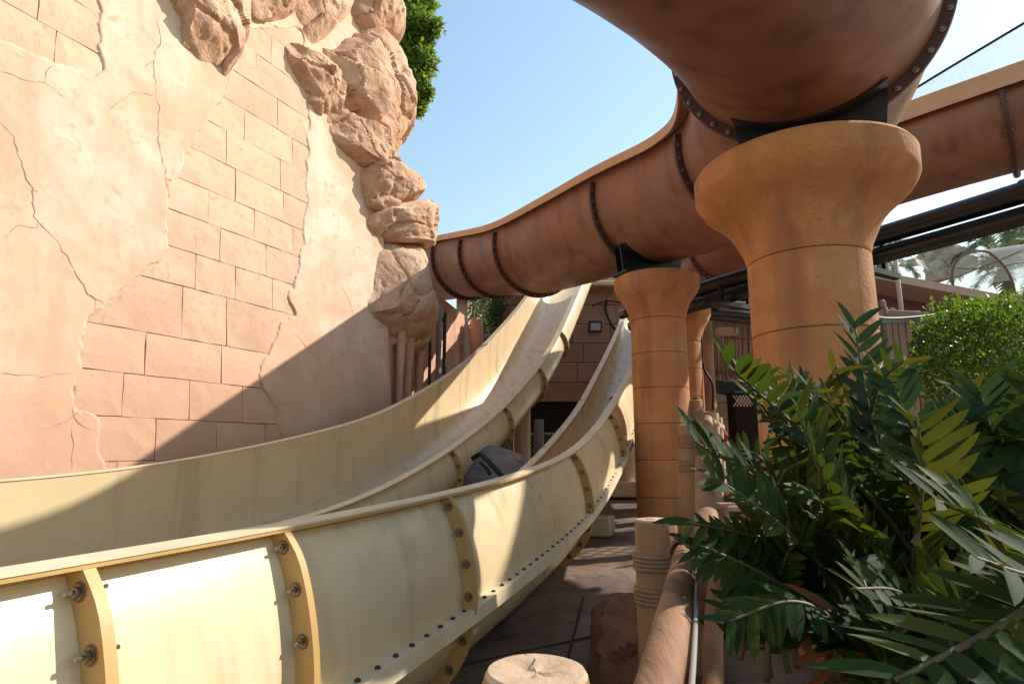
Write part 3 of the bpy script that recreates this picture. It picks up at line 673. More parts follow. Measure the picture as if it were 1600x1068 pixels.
def build_slide(name, label, nearz, farz, latn, tm, far, joints, seam, joints_shown, farflange, group, lipn=.085):
    pt, Uv, N, th = slide(nearz, farz, latn, tm, None, joints, None)
    i0 = int(np.argmin(abs(ST - 2.0)))
    root = thing(name, N[i0] - Uv[i0] * 1.2, label, 'water slide', group)
    NP = 46
    secs = []
    for i in range(len(ST)):
        hF = (farz[i] - nearz[i]) * math.cos(th[i])
        secs.append(smooth_poly(section_pts(tm, far, hF), NP))
    secs = np.array(secs)
    # index of the longitudinal seam on the near side
    ks = int(np.argmin(abs(secs[40][:NP // 2, 1] - seam))) if seam is not None else None
    def P3(i, sp): return N[i] + sp[:, 0:1] * SN + sp[:, 1:2] * Uv[i]
    ends = [0] + [int(np.argmin(abs(ST - j))) for j in joints] + [len(ST) - 1]
    def shell(nm, i0_, i1_, k0, k1):
        G = np.array([P3(i, secs[i][k0:k1 + 1]) for i in range(i0_, i1_ + 1)])
        Fc = grid_faces(G.shape[0], G.shape[1])
        o = obj(nm, G.reshape(-1, 3), [f for f in Fc], M['yellow'], root, smooth=True)
        md = o.modifiers.new('thickness', 'SOLIDIFY'); md.thickness = .014; md.offset = 0; md.use_rim = False
        return o
    for a, b in zip(ends[:-1], ends[1:]):
        if ks is not None:
            shell('upper_shell', a, b, 0, ks); shell('lower_shell', a, b, ks, NP - 1)
        else: shell('trough_shell', a, b, 0, NP - 1)
        # rims
        for side in (0, 1):
            loops = []; loops2 = []
            for i in range(a, b + 1):
                e = secs[i][0] if side == 0 else secs[i][-1]; sg = 1 if side == 0 else -1
                q = [(.004, -.075), (.014, -.040), (.040, -.018), (lipn, -.012), (lipn, .0), (.0, .0)]
                loops.append([N[i] + SN * (e[0] + sg * x) + Uv[i] * (e[1] + y) for x, y in q])
                q = [(-.014, .0005), (lipn + .003, .0005), (lipn + .003, .008), (-.014, .008)]
                loops2.append([N[i] + SN * (e[0] + sg * x) + Uv[i] * (e[1] + y) for x, y in q])
            obj('rim_cove', *loft(loops), M['flange'], root, smooth=50)
            obj('rim', *loft(loops2), M['lip'], root, smooth=40)
    # longitudinal bolted seam
    if ks is not None:
        loops = []; 
        for i in range(len(ST)):
            x, y = secs[i][ks]
            q = [(-.005, .020), (.082, .020), (.088, -.05), (.080, -.052), (.076, -.012), (-.005, -.012)]
            loops.append([N[i] + SN * (x + u) + Uv[i] * (y + w) for u, w in q])
        fo = obj('seam_flange', *loft(loops), M['lip'], root, smooth=40)
        s = -.2
        while s < 10.5:
            i = int(np.argmin(abs(ST - s))); x, y = secs[i][ks]
            p = N[i] + SN * (x + .045) + Uv[i] * (y + .021) + SD * (s - ST[i])
            obj('bolt', None, None, None, root, me=BOLTS, M4=orient(Uv[i], p, SD)); s += .135
    # section flanges
    for j in joints_shown:
        i = int(np.argmin(abs(ST - j))); T = np.cross(Uv[i], SN); T = T / np.linalg.norm(T)
        if T @ SD < 0: T = -T
        sp = secs[i]
        kk = list(range(0, NP))
        tang = np.gradient(sp, axis=0); nn_ = np.stack([-tang[:, 1], tang[:, 0]], 1); nn_ /= np.linalg.norm(nn_, axis=1)[:, None]
        if nn_[5][0] < 0: nn_ = -nn_
        for q_ in range(4): nn_[q_] = nn_[q_] * (q_ / 4) + np.array([1., -.15]) * (1 - q_ / 4); nn_[q_] /= np.linalg.norm(nn_[q_])
        def flange(k0, k1, w=.085):
            loops = []
            for k in range(k0, k1 + 1):
                q = [(-.004, -.016), (w, -.016), (w, -.002), (w, .002), (w, .016), (-.004, .016)]
                loops.append([N[i] + SN * (sp[k][0] + nn_[k][0] * r) + Uv[i] * (sp[k][1] + nn_[k][1] * r) + T * u for r, u in q])
            return obj('section_flange', *loft(loops), M['flange'], root, smooth=40)
        L_ = np.concatenate([[0], np.cumsum(np.linalg.norm(np.diff(sp, axis=0), axis=1))])
        rng = [(0, ks), (ks + 1, NP - 1)] if ks is not None else [(0, NP - 1)]
        for k0, k1 in rng:
            fo = flange(k0, k1); s = L_[k0] + .075
            while s < L_[k1] - .03 and s < 1.9:
                x, y = np.interp(s, L_, sp[:, 0]), np.interp(s, L_, sp[:, 1]); nx, ny = np.interp(s, L_, nn_[:, 0]), np.interp(s, L_, nn_[:, 1])
                for sg in (-1, 1):
                    p = N[i] + SN * (x + nx * .045) + Uv[i] * (y + ny * .045) + T * (sg * .0165)
                    if sg < 0: obj('rust_stain', None, None, None, fo, me=STAIN, M4=orient(T * sg, p, Uv[i]))
                    obj('bolt', None, None, None, fo, me=BOLT, M4=orient(T * sg, p + T * sg * .002, Uv[i]))
                s += .158
    return root, P3, secs, Uv, N
n2 = prof([(-1.3, 1.34), (.95, 1.335), (1.47, 1.33), (1.88, 1.335), (2.35, 1.345), (3.15, 1.365), (4.31, 1.42), (5.86, 1.56), (7.0, 1.82), (7.8, 2.08), (9.1, 2.58), (10.4, 3.14), (13, 4.6), (16.2, 6.6)])
f2 = prof([(-1.3, .85), (3, .88), (5, 1.0), (6.4, 1.22), (7.6, 1.52), (9.5, 2.15), (10.95, 2.85), (13, 3.9), (16.2, 5.8)])
tm2 = [(0, 0), (.075, -.14), (.125, -.30), (.15, -.46), (.148, -.60), (.10, -.78), (-.02, -.95), (-.2, -1.06), (-.40, -1.1)]
r2, P32, secs2, U2, N2 = build_slide('cream_slide', 'cream fibreglass water slide with bolted flanges nearest the log fence', n2, f2, OFF, tm2, (.80, -1.1), [1.10, 1.85, 3.12, 5.86, 7.8, 9.95, 12.2], -.60, [1.10, 1.85, 3.12, 5.86, 7.8, 9.95], False, 'cream water slides side by side')
n1 = prof([(-1.3, .98), (2.5, 1.0), (4.3, 1.08), (5.3, 1.25), (6.6, 1.58), (8.4, 2.2), (10.0, 2.95), (11.2, 3.61), (13.6, 5.48), (16.2, 7.6)])
f1 = prof([(-1.3, 1.38), (1.2, 1.385), (2.5, 1.41), (3.5, 1.47), (4.9, 1.68), (6.7, 2.04), (8.3, 2.61), (10.1, 3.43), (12.7, 5.07), (16.2, 7.5)])
tm1 = [(0, 0), (.06, -.12), (.09, -.26), (.08, -.40), (0, -.54), (-.16, -.63), (-.38, -.67)]
r1, P31, secs1, U1, N1 = build_slide('cream_slide', 'cream fibreglass water slide running along the foot of the plaster wall', n1, f1, OFF - 1.7, tm1, (.95, -.67), [2.2, 4.6, 6.7, 8.5, 10.2, 11.7, 13.2], None, [6.7, 8.5, 10.2, 11.7], False, 'cream water slides side by side')
# thin lengthwise seam strip on the inside of the far wall of the slide at the wall
loops = []
for i in range(len(ST)):
    sp = secs1[i]; p = P31(i, sp[32:34])[0]; tvv = sp[33] - sp[31]; tvv = tvv / np.linalg.norm(tvv); n_ = np.array([tvv[1], -tvv[0]]); n_ = n_ if n_[0] > 0 else -n_
    def q(a, b): return p + SN * (tvv[0] * a + n_[0] * b) + U1[i] * (tvv[1] * a + n_[1] * b)
    loops.append([q(-.006, .0), q(.006, .0), q(.006, .013), q(-.006, .013)])
obj('seam_strip', *loft(loops), M['lip'], r1)

# supports under the slides
def column(px, py_top, Y, r, z1, label):
    p = at(px, py_top, Y); g = float(gz(p[0], Y))
    t = thing('support_column', (p[0], Y, g), label, 'column')
    obj('shaft', *lathe((p[0], Y), [(r, g + .2), (r, z1)], 24), M['yellow'], t, smooth=40)
    obj('footing', *box((p[0], Y, g + .14), r * 4.6, r * 4.6, .28, bev=.03), M['yellow'], t)
    obj('head_plate', *box((p[0], Y, z1 + .03), r * 3.2, r * 3.2, .06), M['black'], t)
column(815, 620, 11.2, .16, 2.42, 'cream steel support column on a square footing under the slide by the wall')
column(976, 640, 11.6, .17, 2.55, 'cream support column on a block footing beyond the ochre pillars')
bp_ = at(926, 800, 8.2); bz = float(gz(bp_[0], 8.2))
bt = thing('support_block', (bp_[0], 8.2, bz), 'chunky cream timber support block on the ground under the near slide', 'block')
obj('block_body', *box((bp_[0] - .05, 8.2, bz + .13), .62, .30, .26, np.array([[.94, -.34, 0], [.34, .94, 0], [0, 0, 1]]), .025), M['yellow'], bt)
obj('bracket', *box((bp_[0] - .1, 8.2, bz + .36), .16, .2, .2, bev=.02), M['flange'], bt)

# grey painted boulder between the slides and chain-link fence behind
rock_px('painted_boulder', [(640, 800), (660, 745), (690, 716), (735, 702), (770, 702), (800, 712), (822, 726), (848, 760), (840, 820), (760, 840), (690, 830)], 0, .5, .5, 'low grey painted boulder in the gap between the cream slides', 41, .06, (760, 765), 'tarprock',
        plane=(at(760, 765, 7.9), np.array([0, -1., 0]), np.array([1., 0, 0]), np.array([0, 0, 1.])), fac=.05)
sp_ = [at(738, 716, 7.62), at(750, 709, 7.55), at(757, 714, 7.45), at(774, 732, 7.36), at(790, 750, 7.34)]
solo('hose', *tube(crom(sp_, 6), .03, 8), M['cable'], 'black hose lying bent over the grey boulder', 'hose', smooth=True)
sp_ = [at(750, 722, 7.44), at(759, 730, 7.39), at(766, 741, 7.36)]
solo('hose', *tube(crom(sp_, 6), .022, 8), M['cable'], 'short black hose end beside the bent hose', 'hose', smooth=True)
cf = thing('chain_link_fence', (.3, 12.9, 1.0), 'low chain-link fence with grey pipe rails behind the boulder', 'fence')
xa, xb, yf, z0f, z1f_ = -.9, 1.5, 12.6, 1.0, 1.95
obj('top_rail', *tube([(xa, yf, z1f_), (xb, yf, z1f_)], .03, 8), M['lightgrey'], cf, smooth=True)
obj('bottom_rail', *tube([(xa, yf, z0f + .05), (xb, yf, z0f + .05)], .025, 8), M['lightgrey'], cf, smooth=True)
for x in (xa, -.05, xb): obj('post', *tube([(x, yf + .03, z0f), (x, yf + .03, z1f_ + .15)], .035, 8), M['lightgrey'], cf, smooth=True)
wires = []
for k in np.arange(-1.0, 2.6, .09):
    for sg in (1, -1):
        a0 = max(xa, xa + k * 1.0) if sg > 0 else None
        p0_, p1_ = (xa + k, z0f + .05), (xa + k + sg * .9, z1f_)
        t0, t1 = 0, 1
        for bound, s_ in ((xa, 1), (xb, -1)):
            d0, d1 = (p0_[0] - bound) * s_, (p1_[0] - bound) * s_
            if d0 < 0 and d1 < 0: t0, t1 = 1, 0
            elif d0 < 0: t0 = max(t0, d0 / (d0 - d1))
            elif d1 < 0: t1 = min(t1, d0 / (d0 - d1))
        if t1 > t0 + .02:
            A = (p0_[0] + (p1_[0] - p0_[0]) * t0, yf - .01, p0_[1] + (p1_[1] - p0_[1]) * t0); B = (p0_[0] + (p1_[0] - p0_[0]) * t1, yf - .01, p0_[1] + (p1_[1] - p0_[1]) * t1)
            wires.append(tube([A, B], .004, 4))
wm = obj('wire_mesh', *join(wires), M['lightgrey'], cf); tag(wm, kind='stuff')
pp_ = at(842, 655, 10.6); g_ = .9
solo('grey_pipe_post', *join([lathe((pp_[0], 10.6), [(.085, g_), (.085, 1.55), (.095, 1.56), (.095, 1.68), (.085, 1.69), (.085, pp_[2])], 18)]), M['lightgrey'], 'short grey capped pipe standing by the near slide', 'pipe', smooth=40)
pp_ = at(777, 670, 10.6)
solo('grey_pipe_post', *lathe((pp_[0], 10.6), [(.085, g_), (.085, 2.05), (.06, 2.08)], 18), M['lightgrey'], 'grey pipe stub half hidden under the slide by the wall', 'pipe', smooth=40)

# ------------------------------------------------------------------ ochre pillars
PI_G = 'ochre flared pillars'
def pillar(x, y, ztop, r, rc, zg, label, bh=.16, sc=1.0):
    t = thing('flared_pillar', (x, y, zg), label, 'pillar', PI_G)
    fl0 = ztop - .62 * sc; bh = bh * sc
    k = rc - r
    pr = [(r - .004, fl0 + .006), (r, fl0 + .012), *[(r + q_ * k, fl0 + h_ * sc) for h_, q_ in ((.03, .012), (.07, .045), (.124, .125), (.19, .225), (.25, .345), (.305, .51), (.35, .69), (.395, .85))], (rc - .022, ztop - bh - .028 * sc), (rc - .006, ztop - bh - .004), (rc, ztop - bh + .012), (rc + .004, ztop - .03), (rc - .012, ztop - .006), (rc - .03, ztop), (.02, ztop + .003)]
    obj('capital', *lathe((x, y), pr, 96), M['pillar'], t, smooth=35)
    z = fl0; n = 0
    while z > zg - .3:
        b = max(z - .47 * sc, zg - .3)
        obj('drum', *lathe((x, y), [(r - .005, b + .005), (r, b + .012), (r, (z + b) / 2), (r, z - .004), (r - .005, z)], 72), M['pillar'], t, smooth=35)
        obj('joint', *lathe((x, y), [(r - .010, b - .004), (r - .010, b + .012)], 48), M['seam'], t, smooth=True)
        z = b; n += 1
    obj('joint', *lathe((x, y), [(r - .010, fl0 - .004), (r - .010, fl0 + .012)], 48), M['seam'], t, smooth=True)
    return t
PB, P2_, P3_ = (2.06, 4.08), (2.03, 8.28), (2.92, 10.35)
pillar(*PB, 3.57, .392, .72, .3, 'big ochre flared pillar rising out of the dark cycad plants', sc=1.1)
pillar(*P2_, 3.99, .375, .585, .45, 'ochre flared pillar between the cream slide and the log fence')
pillar(*P3_, 4.05, .34, .52, .8, 'ochre flared pillar partly hidden behind another pillar, sunlit low down')

# ------------------------------------------------------------------ terracotta flume
R_, SIDE = .90, .25
def flume(name, label, key, rings, group, R=R_, side=SIDE, base=None, bolts=True, skip=(), rimh=.085):
    C = crom(key, 14); d = np.concatenate([[0], np.cumsum(np.linalg.norm(np.diff(C, axis=0), axis=1))])
    n = int(d[-1] / .14); t = np.linspace(0, d[-1], n); C = np.stack([np.interp(t, d, C[:, k]) for k in range(3)], 1)
    for _ in range(6): C[1:-1] = .25 * C[:-2] + .5 * C[1:-1] + .25 * C[2:]
    T = np.gradient(C, axis=0); T /= np.linalg.norm(T, axis=1)[:, None]
    Lx = np.cross(T, [0, 0, 1.0]); Lx /= np.linalg.norm(Lx, axis=1)[:, None]; Up = np.cross(Lx, T)
    root = thing(name, C[n // 2] - np.array([0, 0, R]) if base is None else base, label, 'water slide', group)
    ang = np.linspace(np.pi, 2 * np.pi, 40)
    outer = [(-R, side), (-R, side * .5)] + [(R * math.cos(a), R * math.sin(a)) for a in ang] + [(R, side * .5), (R, side)]
    inner = [((abs(x) - .03) * np.sign(x) if abs(x) > .03 and y >= 0 else x * (R - .03) / R, y if y >= 0 else y * (R - .03) / R) for x, y in outer][::-1]
    loop = outer + inner
    idx = [int(np.argmin(np.linalg.norm(C[:, :2] - np.array(r)[:2], axis=1))) for r in rings]
    ends = sorted(set([0] + idx + [n - 1]))
    def pt(i, x, y, u=0): return C[i] + Lx[i] * x + Up[i] * y + T[i] * u
    for a, b in zip(ends[:-1], ends[1:]):
        obj('trough_shell', *loft([[pt(i, x, y) for x, y in loop] for i in range(a, b + 1)]), M['trough'], root, smooth=40)
        for sg in (-1, 1):
            q = [(R - .032, side - .01), (R + .10, side - .01), (R + .10, side - rimh), (R + .125, side - rimh - .005), (R + .128, side + .03), (R - .032, side + .03)]
            obj('rim', *loft([[pt(i, sg * x, y) for x, y in q] for i in range(a, b + 1)]), M['troughrim'], root, smooth=40)
    for i in idx:
        fo_l = []
        for x, y in outer[1:-1]:
            rr_ = math.hypot(x, y) if y < 0 else R; nx, ny = (x / rr_, y / rr_) if y < 0 else (np.sign(x), 0)
            fo_l.append([pt(i, x + nx * r, y + ny * r, u) for r, u in ((-.004, -.026), (.075, -.026), (.080, -.020), (.080, .020), (.075, .026), (-.004, .026))])
        fo = obj('ring_flange', *loft(fo_l), M['ring'], root, smooth=40)
        if bolts:
            for a in np.linspace(rad(180), rad(360), 21):
                for sg in (-1, 1):
                    x, y = (R + .045) * math.cos(a), (R + .045) * math.sin(a)
                    obj('bolt', None, None, None, fo, me=BOLT2, M4=orient(T[i] * sg, pt(i, x, y, sg * .0285), Up[i]))
    return root, C, T, Lx, Up
BOLT2 = mesh('bolt', *join([loft([np.stack([r * np.cos(np.arange(14) * 2 * np.pi / 14), r * np.sin(np.arange(14) * 2 * np.pi / 14), np.full(14, z)], 1) for r, z in ((.021, -.002), (.022, .006), (.015, .008), (.014, .003))]),
                            loft([np.stack([r * np.cos(np.arange(6) * np.pi / 3), r * np.sin(np.arange(6) * np.pi / 3), np.full(6, z)], 1) for r, z in ((.010, .0), (.010, .014))])])); BOLT2.materials.append(M['steel'])
FL_G = 'terracotta flumes on pillars'
key1 = [(x, y, z - .05) for x, y, z in [(-3.4, 16.6, 6.7), (-2.2, 15.2, 6.36), (-1.0, 13.5, 6.05), (-.3, 12.5, 5.82), (.49, 11.2, 5.52), (1.25, 9.7, 5.33), (1.95, 8.28, 5.18), (2.60, 6.95, 5.0), (2.74, 5.75, 4.91), (2.17, 4.07, 4.86), (.80, 2.63, 4.84), (-1.0, 1.7, 4.82), (-2.9, 1.3, 4.78), (-4.8, 1.1, 4.7)]]
fr1, C1, T1, L1, Up1 = flume('terracotta_flume', 'open terracotta water flume curving overhead from the rocks across the ochre pillars', key1, [(-1.0, 13.5), (-.3, 12.5), (.45, 11.2), (1.9, 8.35), (2.75, 6.2), (2.17, 4.07), (-1.8, 1.5)], FL_G)
key2 = [(x * .8, y * .8, 1.64 + (z + .32 - 1.6) * .8) for x, y, z in [(14.0, 5.2, 7.3), (12.0, 6.6, 7.1), (10.2, 8.1, 6.95), (8.6, 9.4, 6.85), (7.1, 10.8, 6.75), (5.7, 12.4, 6.55), (5.25, 14.0, 6.1), (5.2, 16.2, 5.7), (5.6, 18.5, 5.6)]]
fr2, C2, T2, L2, Up2 = flume('terracotta_flume', 'terracotta water flume with a fine net, crossing behind the big ochre pillar', key2, [(6.75, 7.6), (5.3, 9.0), (4.2, 11.3)], FL_G, rimh=.22, R=.76)
# steel saddles on the pillar tops
def saddle(C, T, Lx, Up, xy, ztop, label, hw=.62, th=.07):
    i = int(np.argmin(np.linalg.norm(C[:, :2] - np.array(xy), axis=1))); c = C[i]
    lat = np.array([Lx[i][0], Lx[i][1], 0]); lat /= np.linalg.norm(lat); ax = np.array([-lat[1], lat[0], 0])
    a = np.linspace(-hw, hw, 21); top = [(x, c[2] - math.sqrt((R_ + .012) ** 2 - x * x)) for x in a]
    t = thing('steel_saddle', (c[0], c[1], ztop), label, 'bracket', 'steel saddles on the pillar tops')
    lo = [(-hw * .9, ztop + .035)] + top + [(hw * .9, ztop + .035)]
    for u in (-th, th):
        A = [np.array([c[0], c[1], 0]) + lat * x + ax * (u - .012) + np.array([0, 0, z]) for x, z in lo]
        B = [np.array([c[0], c[1], 0]) + lat * x + ax * (u + .012) + np.array([0, 0, z]) for x, z in lo]
        obj('web_plate', *loft([A, B]), M['black'], t)
    obj('saddle_plate', *loft([[np.array([c[0], c[1], 0]) + lat * x + ax * u + np.array([0, 0, z - d]) for u, d in ((-.2, .0), (.2, .0), (.2, .014), (-.2, .014))] for x, z in top]), M['black'], t)
    obj('base_plate', *box((c[0], c[1], ztop + .022), hw * 1.9, .34, .035, np.array([lat, ax, [0, 0, 1]])), M['black'], t)
    for x in (-hw * .8, hw * .8):
        for u in (-.13, .13): obj('bolt', None, None, None, t, me=BOLT2, M4=orient((0, 0, 1), np.array([c[0], c[1], ztop + .042]) + lat * x + ax * u * .5, (1, 0, 0)))
saddle(C1, T1, L1, Up1, (PB[0] + .10, PB[1] + .0), 3.57, 'black steel saddle under the flume on the big pillar', .50)
saddle(C1, T1, L1, Up1, P2_, 3.99, 'black steel saddle carrying the flume on the pillar by the cream slide', .55)

# fine net above the far rim of the second flume
nl = []; i0 = 0
for i in range(0, len(C2)):
    if C2[i][0] < 3.6: continue
    b = C2[i] - L2[i] * (R_ + .1) + Up2[i] * (SIDE + .02); side_ = -1
    b2 = C2[i] + L2[i] * (R_ + .1) + Up2[i] * (SIDE + .02)
    far_ = b if np.linalg.norm(b[:2]) > np.linalg.norm(b2[:2]) else b2
    hgt = np.interp(C2[i][0], [3.6, 5.2, 7.2, 11], [.5, .9, 1.6, 2.0]); nl.append((far_, far_ + np.array([0, 0, hgt])))
nlA = np.array([x[0] for x in nl]); nlB = np.array([x[1] for x in nl]); n = len(nl)
nt_ = thing('wind_net', nlA[n // 2], 'fine pale wind net hung from a rope above the terracotta flume', 'net')
obj('net_sheet', np.concatenate([nlA, nlB]), [(i, i + 1, n + i + 1, n + i) for i in range(n - 1)], M['net'], nt_)
obj('top_rope', *tube(nlB, .02, 6), M['cable'], nt_, smooth=True)

# ------------------------------------------------------------------ black pipe bundle on the right
def pipe_pts(o):  # offsets: lateral, vertical
    A = np.array([6.6, 3.2, 4.10]); B = np.array([5.0, 6.0, 4.06]); C = np.array([2.95, 9.6, 4.06]); D = np.array([2.2, 10.9, 4.0])
    lat = np.array([-.87, -.49, 0])
    return crom([p + lat * o[0] + np.array([0, 0, o[1]]) for p in (A, B, C, D)], 8)
labs = ['thick black pipe on top of the pipe bundle beside the hedge', 'black pipe lying in front in the pipe bundle', 'lower black pipe slung under the pipe bundle', 'thin black pipe tucked behind the pipe bundle']
for (o, r_), lb in zip((((0, .10), .115), ((.24, .04), .085), ((.02, -.15), .10), ((-.22, -.04), .075)), labs):
    t = thing('black_pipe', pipe_pts(o)[8], lb, 'pipe')
    P_ = pipe_pts(o); obj('pipe_run', *tube(P_, r_, 18), M['pipe'], t, smooth=True)
    for k in (7, 13, 19): 
        d_ = P_[k + 1] - P_[k]; d_ /= np.linalg.norm(d_)
        obj('collar', *tube([P_[k] - d_ * .09, P_[k] - d_ * .085, P_[k] + d_ * .085, P_[k] + d_ * .09], [r_ + .002, r_ + .02, r_ + .02, r_ + .002], 18), M['pipe'], t, smooth=40)
bx_ = np.array([[.5, -.87, 0], [.87, .5, 0], [0, 0, 1]])
for k, (x, y) in enumerate(((4.35, 7.1), (3.35, 8.9), (5.6, 4.9))):
    solo('pipe_bracket', *join([box((x, y, 3.76), .10, 1.15, .07, bx_), box((x - .27 * .9, y - .27 * .5, 3.95), .05, .06, .42, bx_), box((x + .3 * .9, y + .3 * .5, 3.95), .05, .06, .42, bx_)]), M['black'],
         ['black steel cross bracket under the pipes in front of the netting', 'black steel bracket holding the pipes by the hidden pillar', 'black steel bracket under the pipes near the hedge end'][k], 'bracket')
v_ = np.array([4.95, 8.3])
vp = thing('vertical_pipe', (v_[0] - .25, v_[1], 1.2), 'tall dark grey standing pipe beside the picket fence', 'pipe')
obj('pipe_run', *lathe((v_[0] - .25, v_[1]), [(.115, 1.2), (.115, 3.95)], 24), M['pipe'], vp, smooth=40)
obj('clamp', *lathe((v_[0] - .25, v_[1]), [(.12, 3.70), (.135, 3.705), (.135, 3.78), (.12, 3.785)], 24), M['lightgrey'], vp, smooth=40)
for k in range(4):
    cp = [at(1346, 488 + k * 3, 7.9), at(1385, 497 + k * 2.4, 8.3), at(1440, 494 + k * 2.5, 8.7), at(1500, 485 + k * 2.5, 9.0)]
    solo('cable', *tube(crom(cp, 6), .017, 6), M['cable'], 'black cable of the bunch strung across the picket fence', 'cable', 'cables across the picket fence', smooth=True)

# ------------------------------------------------------------------ log fence
fn = thing('log_fence', (.7, 3.0, .1), 'peeled log fence with rope lashings along the slide channel', 'fence')
def log(name, pts, r, parent, seed, ends=True, n=20):
    pts = crom(pts, 10); rr = r * (1 + fbm(np.stack([np.arange(len(pts)) * .3, np.zeros(len(pts)), np.full(len(pts), seed)], 1), 3, seed) * .05)
    rf = lambda i, a: 1 + .018 * np.sin(a * 3 + seed + i * .05) + .012 * np.sin(a * 5 + seed * 2 + i * .12) + .008 * np.sin(a * 11 + i * .4 + seed)
    V, Fc = tube(pts, rr, n, True, rf)
    return obj(name, V, Fc, M['woodrail'], parent, smooth=45)
def wraps(c, ax, r, parent, turns=4, w=.013):
    t = np.linspace(0, turns * 2 * np.pi, turns * 18); ax = np.asarray(ax, float); ax /= np.linalg.norm(ax)
    x = np.cross(ax, [0, 0, 1.0] if abs(ax[2]) < .9 else [1.0, 0, 0]); x /= np.linalg.norm(x); y = np.cross(ax, x)
    p = np.asarray(c)[None] + np.cos(t)[:, None] * x * (r + w * .5) + np.sin(t)[:, None] * y * (r + w * .5) + (t / (2 * np.pi) - turns / 2)[:, None] * ax * w * 1.85
    return obj('rope', *tube(p, w, 6), M['rope'], parent, smooth=True)
def post(px, py, Y, r, zb, seed):
    p = at(px, py, Y); zt = p[2]
    top = [(r * .99, zt - .03), (r * .96, zt - .008), (r * .9, zt), (.01, zt + .003)]
    a = np.linspace(0, 2 * np.pi, 28, endpoint=False)
    zs = list(np.linspace(zb, zt - .03, 18)); sec = []
    for z in zs:
        rr = r * (1 + .02 * np.sin(a * 2 + seed + z) + .012 * np.sin(a * 5 + seed * 2 + z * 3) + .006 * np.sin(a * 9 - z * 7)); sec.append(np.stack([p[0] + rr * np.cos(a), p[1] + rr * np.sin(a), np.full(28, z)], 1))
    sec.append(np.stack([p[0] + r * .955 * np.cos(a), p[1] + r * .955 * np.sin(a), np.full(28, zt - .008)], 1))
    o = obj('post', *loft(sec), M['wood'], fn, smooth=45)
    se = [np.stack([p[0] + r * q * np.cos(a), p[1] + r * q * np.sin(a) * 1.0, np.full(28, zt + dz_) + .004 * np.sin(a * 4 + seed) * (1 - q)], 1) for q, dz_ in ((.956, -.008), (.90, .001), (.6, .003), (.3, -.004), (.02, -.006))]
    obj('end_grain', *loft(se, True, False), M['woodend'], o, smooth=50)
    # drying cracks
    for k in range(1):
        th_ = seed * 1.7 + k * 2.2
        pts = [(p[0] + r * q * math.cos(th_ + .12 * math.sin(q * 9 + k)), p[1] + r * q * math.sin(th_ + .12 * math.sin(q * 9 + k)), zt + .002) for q in np.linspace(.15, .9, 8)]
        obj('split', *tube(pts, [.0003, .0008, .0012, .0016, .0016, .0014, .001, .0003], 5), M['seam'], o)
    return p
p1 = post(838, 1046, 1.22, .100, 0, 1); p2 = post(1024, 811, 3.05, .100, .05, 2); p3 = post(1079, 663, 4.95, .100, .35, 3); p4 = post(1084, 625, 8.2, .115, .8, 4)
ra = at(1018, 1120, 1.15); ra0 = at(900, 1400, .75)
rb = at(1070, 862, 3.0); rc_ = at(1101, 722, 4.95); rd = at(1106, 650, 7.6)
rb_mid = (ra + rb) / 2 + np.array([.01, 0, .012])
log('rail', [ra0, ra, rb_mid, rb + (rb - ra) * .06], .047, fn, 5)
log('rail', [rb + np.array([.05, -.2, .06]), (rb + rc_) / 2 + np.array([.05, 0, .04]), rc_ + np.array([.05, .2, .08])], .062, fn, 6)
log('rail', [rc_ + np.array([0, -.1, .12]), (rc_ + rd) / 2, rd], .06, fn, 7)
# second, lower rail
log('rail', [ra + np.array([.2, .1, -.62]), rb + np.array([.10, 0, -.52]), rc_ + np.array([.12, 0, -.40])], .05, fn, 9)
wraps((p2[0], p2[1], p2[2] - .19), (0, 0, 1), .102, fn, 4, .010); wraps((p2[0], p2[1], p2[2] - .34), (0, 0, 1), .102, fn, 4, .010)
wraps((p3[0], p3[1], p3[2] - .13), (0, 0, 1), .103, fn, 7, .008); wraps((p3[0], p3[1], p3[2] - .32), (0, 0, 1), .103, fn, 6, .008)
wraps((p1[0], p1[1], p1[2] - .25), (0, 0, 1), .102, fn, 4, .012); wraps((p4[0], p4[1], p4[2] - .2), (0, 0, 1), .118, fn, 6, .012)
wraps(rb + np.array([-.015, -.03, -.0]), rb - ra, .06, fn, 5, .010)
kn = [p2 + np.array([.03, -.11, -.30]), p2 + np.array([.045, -.135, -.36]), p2 + np.array([.04, -.13, -.44]), p2 + np.array([.06, -.13, -.52]), p2 + np.array([.055, -.12, -.60])]
obj('rope_knot', *tube(crom(kn, 6), .020, 8, True, lambda i, a: 1 + .25 * np.sin(a * 2 + i * .9)), M['ropegrey'], fn, smooth=True)
cd = [ra0 + np.array([.07, 0, .01]), ra + np.array([.062, -.01, .012]), rb_mid + np.array([.058, 0, .015]), rb + np.array([.058, .02, .01])]
solo('thin_conduit', *tube(crom(cd, 8), .0065, 8), M['lightgrey'], 'thin grey conduit clipped along the log rail', 'conduit', smooth=True)
# far stub rails and a post of the opposite fence, sunlit
ff = thing('log_fence', at(1112, 690, 8.6), 'pale sunlit log fence ends further up the path', 'fence')
for k, (px, py, Y, r_) in enumerate(((1113, 645, 8.5, .085), (1121, 652, 8.7, .07))):
    p = at(px, py, Y); obj('post', *lathe((p[0], p[1]), [(r_, .8), (r_, p[2] - .02), (r_ * .9, p[2]), (.01, p[2] + .003)], 16), M['woodend'], ff, smooth=40)
obj('rail', *tube([at(1104, 655, 8.2), at(1126, 668, 8.8)], .06, 12), M['woodend'], ff, smooth=True)

